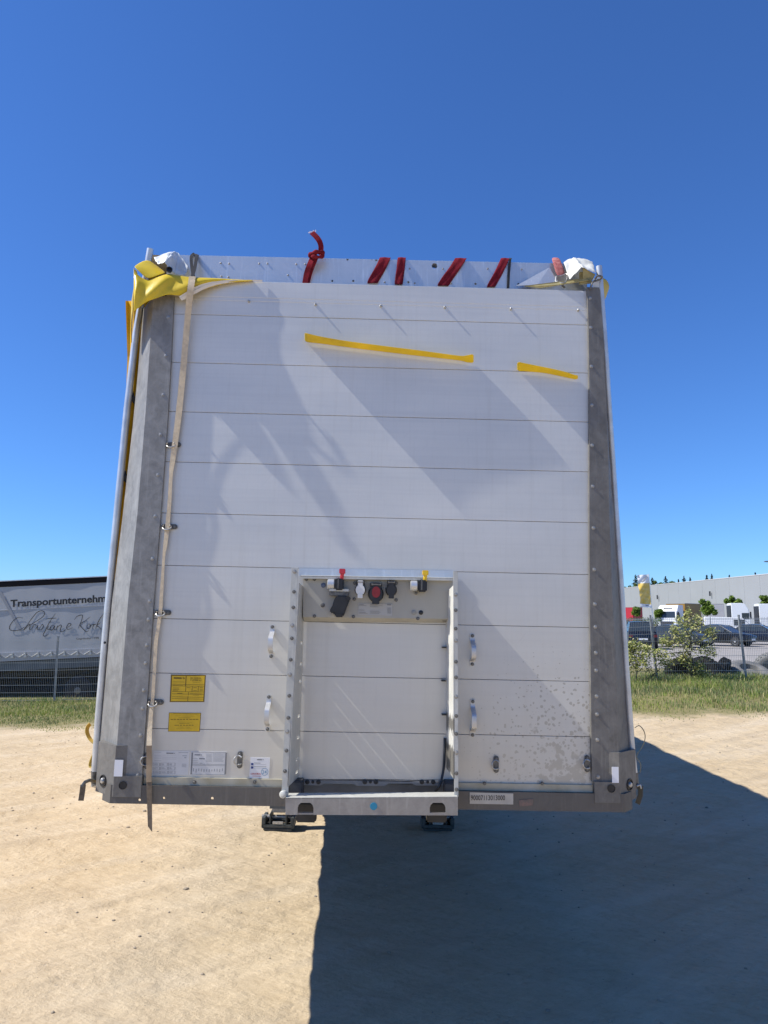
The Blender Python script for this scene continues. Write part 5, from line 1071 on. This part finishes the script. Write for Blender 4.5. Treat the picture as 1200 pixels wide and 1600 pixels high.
TRK = 'trucks parked before the hall'
def wheels(t, xs, Ww=1.15, r=0.5):
    for x in xs:
        for s_ in (-1, 1):
            w = MB().lathe((x, s_*Ww, r), (0,-s_,0), [(0.28, 0), (r*0.9, 0), (r, 0.05), (r, 0.28), (r*0.9, 0.32), (0.28, 0.32)], 18).build('wheel', DARK, t, True)
            MB().lathe((x, s_*Ww, r), (0,s_,0), [(0.28, -0.02), (0.2, -0.05), (0.1, 0.02)], 12).build('rim', RIM, w, True)
def truck(px, ytop, Y, rz, cab, box, label, H=3.75, box_len=0.0, box_h=4.0, with_cab=True):
    p = wp(px, ytop, Y); z0 = hz(p.x, Y)+0.02; H = p.z-z0 if with_cab else 3.6
    t = thing('parked_truck', label, 'truck', (p.x, Y, z0), rz, TRK)
    cm = mat('cab_'+label[:14], cab, 0.35)
    if with_cab:
        prof = [(-1.1, 0.55), (1.05, 0.55), (1.15, 0.9), (1.12, 1.9), (0.92, H-0.75), (0.55, H-0.12), (0.2, H), (-1.1, H)]
        MB().prism([V((x, -1.22, z)) for x, z in prof], (0, 2.44, 0)).build('cab', cm, t, bevel=0.06)
        MB().hexa([V(q_) for q_ in ((1.13, -1.08, 1.95), (1.13, 1.08, 1.95), (1.10, 1.08, 1.95), (1.10, -1.08, 1.95), (0.955, -1.0, H-0.80), (0.955, 1.0, H-0.80), (0.90, 1.0, H-0.80), (0.90, -1.0, H-0.80))]).build('windscreen', GLASS, t)
        MB().hexa([V(q_) for q_ in ((0.84, -0.6, H-0.42), (0.84, 0.6, H-0.42), (0.70, 0.6, H-0.42), (0.70, -0.6, H-0.42), (0.76, -0.6, H-0.32), (0.76, 0.6, H-0.32), (0.62, 0.6, H-0.32), (0.62, -0.6, H-0.32))]).build('sun_visor_slot', BLACK, t)
        MB().box((1.13, -0.85, 0.75), (1.18, 0.85, 1.5)).build('grille', BLACK, t)
        for s_ in (-1, 1):
            MB().box((0.1, s_*1.225-0.006, 1.75), (0.95, s_*1.225+0.006, 2.55)).build('side_window', GLASS, t)
            MB().box((1.0, s_*1.48-0.1, 1.8), (1.16, s_*1.48+0.1, 2.7)).build('mirror', BLACK, t, bevel=0.03)
            MB().box((1.12, s_*0.95-0.2, 0.75), (1.175, s_*0.95+0.2, 0.95)).build('headlight', M('headlight_clear', (0.75, 0.78, 0.8)), t)
        MB().box((-1.18, -1.15, 0.9), (-1.12, 1.15, H-0.3)).build('cab_back', BLACK, t)
        MB().box((-4.6, -0.45, 0.75), (-1.1, 0.45, 1.0)).build('chassis', VOID, t); wheels(t, (0.1, -3.6))
    if box:
        bm_ = mat('box_'+label[:14], box, 0.5, var=0.05, scale=1)
        MB().box((-1.55-box_len, -1.27, 1.15), (-1.55, 1.27, box_h)).build('box_body', bm_, t, bevel=0.03); MB().box((-1.58-box_len, -1.28, box_h), (-1.52, 1.28, box_h+0.06)).build('box_roof', M('box_trim', (0.35, 0.34, 0.33), 0.5), t)
        MB().box((-1.55-box_len, -0.5, 0.8), (-1.0, 0.5, 1.14)).build('box_frame', VOID, t)
        wheels(t, (-0.8-box_len, -0.8-box_len+1.3) if with_cab else (-0.8-box_len, -0.8-box_len+1.3, -2.6))
truck(1047, 945.5, 92, math.radians(-136), (0.78, 0.79, 0.8), (0.30, 0.17, 0.03), 'white truck cab with a brown box behind it', box_len=5.0, box_h=3.75)
truck(1153, 942.5, 92, math.radians(-14), (0.82, 0.83, 0.82), None, 'white tractor unit seen side on, facing right')
truck(1196, 943.5, 92, math.radians(-14), (0.82, 0.83, 0.82), None, 'white tractor unit cut off by the right edge')
truck(1012, 950, 100, math.radians(-50), (0.5, 0.02, 0.025), (0.42, 0.016, 0.03), 'red truck box beside the banner', box_len=4.0, box_h=3.4, with_cab=False)
truck(1148, 946, 104, math.radians(-20), (0.5, 0.5, 0.5), (0.42, 0.41, 0.41), 'grey trailer box behind the white tractor unit', box_len=4.6, box_h=3.9, with_cab=False)
# white van
v_ = wp(1142, 985, 70); vt = thing('parked_van', 'white van between the cars and the white tractor unit', 'van', (v_.x, 70, hz(v_.x, 70)+0.02), math.radians(-20))
MB().prism([V((x, -0.95, z)) for x, z in ((-2.4, 0.4), (2.4, 0.4), (2.45, 0.9), (1.7, 1.15), (1.0, 1.95), (-2.35, 2.05))], (0, 1.9, 0)).build('body', WHITE, vt, bevel=0.05)
MB().hexa([V(q_) for q_ in ((1.70, -0.8, 1.18), (1.70, 0.8, 1.18), (1.60, 0.8, 1.18), (1.60, -0.8, 1.18), (1.12, -0.75, 1.88), (1.12, 0.75, 1.88), (1.0, 0.75, 1.88), (1.0, -0.75, 1.88))]).build('windscreen', GLASS, vt)
for s_ in (-1, 1): MB().box((0.2, s_*0.955-0.006, 1.2), (1.2, s_*0.955+0.006, 1.75)).build('side_window', GLASS, vt)
wheels(vt, (-1.5, 1.55), 0.93, 0.34)

# ------------------------------------------------------------------ hall, conifers, banner, lamp
HM = mat('hall_cladding', (0.29, 0.30, 0.305), 0.6, 0.0, var=0.03, scale=0.2)
def hallp(px, py, zrel): v = ray(B0, px, py); return CAM+v*(zrel/v.z)
zr = 9.8
A_, B_ = hallp(1205, 896.8, zr), hallp(974, 919.3, zr); dv = (B_-A_); A2, B2 = A_-dv*0.5, B_+dv*1.2
hall = thing('warehouse', 'long pale grey warehouse hall behind the trucks', 'building', (A_.x, A_.y, 0)); o0 = V((A_.x, A_.y, 0)); ztop_ = A_.z
u = dv.normalized(); nrm = V((-u.y, u.x, 0)); nrm = nrm if nrm.x > 0 else -nrm; Lw = (B2-A2).length
npan = 34
for k in range(npan):                           # cladding panels
    a = A2-o0+u*(Lw*k/npan+0.02); c = A2-o0+u*(Lw*(k+1)/npan-0.02); a.z = c.z = 0
    MB().prism([a, c, c+V((0, 0, ztop_)), a+V((0, 0, ztop_))], nrm*0.2).build('wall_panel', HM, hall)
a, c = A2-o0, B2-o0; a.z = c.z = 0
MB().prism([a+nrm*0.15, c+nrm*0.15, c+nrm*60, a+nrm*60], (0, 0, ztop_-0.1)).build('hall_body', HM, hall)
MB().prism([a-nrm*0.08, c-nrm*0.08, c+nrm*0.4, a+nrm*0.4], (0, 0, 0.35)).build('plinth', M('plinth_grey', (0.2, 0.2, 0.2), 0.8), hall)
cp = MB().prism([a-nrm*0.06+V((0, 0, ztop_)), c-nrm*0.06+V((0, 0, ztop_)), c+nrm*60.1+V((0, 0, ztop_)), a+nrm*60.1+V((0, 0, ztop_))], (0, 0, 0.18)); cp.build('roof', M('hall_trim', (0.48, 0.48, 0.48), 0.5), hall)
def wallpt(px, py):                             # pixel on the hall's front wall
    v = ray(B0, px, py); n2 = V((u.y, -u.x, 0)); s_ = (A_-CAM).dot(n2)/v.dot(n2); return CAM+v*s_-o0
for px, py in ((1029.5, 933), (1112, 927.5)):
    p = wallpt(px, py)-nrm*0.5; MB().hexa([p+V((x, y, z)) for z in (-0.6, 0.6) for x, y in ((-0.15, -0.15), (0.15, -0.15), (0.15, 0.15), (-0.15, 0.15))]).build('wall_lamp', VOID, hall)
CON = [(0.02, 0.035, 0.03), (0.03, 0.05, 0.035), (0.025, 0.04, 0.04)]
def conifer(px, ytop, wpx, Y, label):
    c = wp(px, ytop, Y); Ht = c.z; t = thing('conifer', label, 'tree', (c.x, Y, 0), group='conifers behind the hall'); r = wpx*(Y-CAM.y)/F/2
    MB().tube([(0, 0, -0.2), (0, 0, Ht*0.97)], [0.3, 0.04], 6).build('trunk', BARK, t); pts = []
    for k in range(1600):
        f_ = random.random()**0.7; z = Ht*(1-0.72*f_); lay = 0.75+0.35*math.sin(z*4.0); rr = min(2.0*r, r*(0.12+5.0*f_))*lay*random.random()**0.5; a = random.random()*6.283; pts.append(V((math.cos(a)*rr, math.sin(a)*rr, z-rr*0.25)))
    leaves('crown', pts, 0.34, CON, t, squash=0.5)
for px, yt, w_, lab in ((993, 898, 10, 'dark conifer left of the banner'), (1019, 902, 9, 'dark conifer right behind the banner'), (1039.5, 900, 9, 'tall pointed conifer over the hall roof, right of the banner'), (1060, 905, 6, 'lone thin conifer tip'), (1068.5, 900, 9, 'bushy conifer of the pair above the tall shrub'), (1078, 902, 6, 'narrow conifer of the pair above the tall shrub'), (1104, 898, 8, 'conifer above the round green tree'), (1112, 897, 7, 'feathery conifer right of the round green tree'), (1139.5, 898, 6, 'small dark conifer tip behind the long roof'), (1180, 894, 5, 'rightmost conifer tip above the hall')):
    conifer(px, yt, w_, 330 if px < 1100 else 300, lab)
for px, yt, rp in ((982, 913, 9), (1028, 908, 7), (1048, 909, 7)): crown_tree(px, yt, 0, 330, rp, [(0.10, 0.15, 0.04), (0.14, 0.18, 0.05), (0.08, 0.12, 0.03)], {982: 'yellow-green treetops at the left end of the hall roof', 1028: 'yellow-green treetop just right of the banner pole', 1048: 'yellow-green treetop between two conifers over the roof'}[px], n=900, leaf=0.55)

YF = 66.0
fb = wp(1023, 1000, YF); ft = wp(1013.7, 896.5, YF); fl = thing('banner_flag', 'white and yellow advertising banner hanging from a leaning pole', 'flag', (fb.x, YF, hz(fb.x, YF)+0.02)); o_ = V(fl.location)
MB().tube([V((0, 0, 0)), ft-o_], [0.05, 0.03], 8).build('pole', ALU, fl, True)
MB().cyl(V((0, 0, 0)), (0, 0, 1), 0.22, 0.12, 14).build('pole_foot', VOID, fl)
corn = [(996, 898.5), (1013, 897.5), (1019, 950), (1001, 948)]
def fp(s, t): 
    x = (corn[0][0]*(1-s)+corn[1][0]*s)*(1-t)+(corn[3][0]*(1-s)+corn[2][0]*s)*t; y = (corn[0][1]*(1-s)+corn[1][1]*s)*(1-t)+(corn[3][1]*(1-s)+corn[2][1]*s)*t
    return wp(x, y, YF)-o_+V((0, 0.10*math.sin(s*5+t*7)*(1-s)+0.05*math.sin(t*23+s*9)*(1-s*0.5), 0))
for nm, t0, t1, m_, dz_ in (('white_top', 0.0, 0.26, M('banner_white', (0.78, 0.78, 0.77), 0.7), 0), ('yellow_field', 0.26, 0.90, M('banner_yellow', (0.72, 0.47, 0.06), 0.7, scale=3, col2=(0.78, 0.60, 0.22)), 0), ('white_foot', 0.90, 1.0, M('banner_white', (0.78, 0.78, 0.77)), 0)):
    b = MB(); b.grid([[fp(s, t) for s in np.linspace(0, 1, 12)] for t in np.linspace(t0, t1, 14)]); o = b.build(nm, m_, fl, True, fix=False)
b = MB()
b.grid([[fp(s, t)+V((0, -0.03, 0)) for s, t in ((0.28, 0.20), (0.38, 0.19), (0.5, 0.145), (0.65, 0.09), (0.85, 0.03))], [fp(s, t)+V((0, -0.03, 0)) for s, t in ((0.30, 0.23), (0.42, 0.22), (0.56, 0.18), (0.70, 0.13), (0.88, 0.06))]])
b.build('dark_swoosh', M('banner_grey', (0.30, 0.30, 0.30), 0.7), fl, fix=False)
b = MB(); b.grid([[fp(s, t)+V((0, -0.03, 0)) for s in (0.45, 0.6, 0.75)] for t in (0.925, 0.955)]); b.build('small_print', M('banner_grey', (0.3, 0.3, 0.3)), fl, fix=False)
# street lamp at the right edge
Y = 62.0; h_ = wp(1197, 877, Y); hx = wp(1225, 880, Y); lz = hz(hx.x, Y)
lm = thing('street_lamp', 'street lamp head reaching into the picture at the right edge', 'lamp', (hx.x, Y, lz)); o_ = V(lm.location)
MB().tube([V((0, 0, 0)), V((0, 0, hx.z-lz-0.3)), hx-o_, h_-o_+V((0.3, 0, 0))], [0.09, 0.06, 0.045, 0.04], 8).build('pole', FPO, lm, True)
MB().hexa([h_-o_+V(q_) for q_ in ((-0.18, -0.12, -0.06), (0.5, -0.12, -0.10), (0.5, 0.12, -0.10), (-0.18, 0.12, -0.06), (-0.14, -0.10, 0.03), (0.5, -0.10, 0.05), (0.5, 0.10, 0.05), (-0.14, 0.10, 0.03))]).build('lamp_head', M('lamp_blue_grey', (0.12, 0.15, 0.19), 0.5), lm, bevel=0.02)
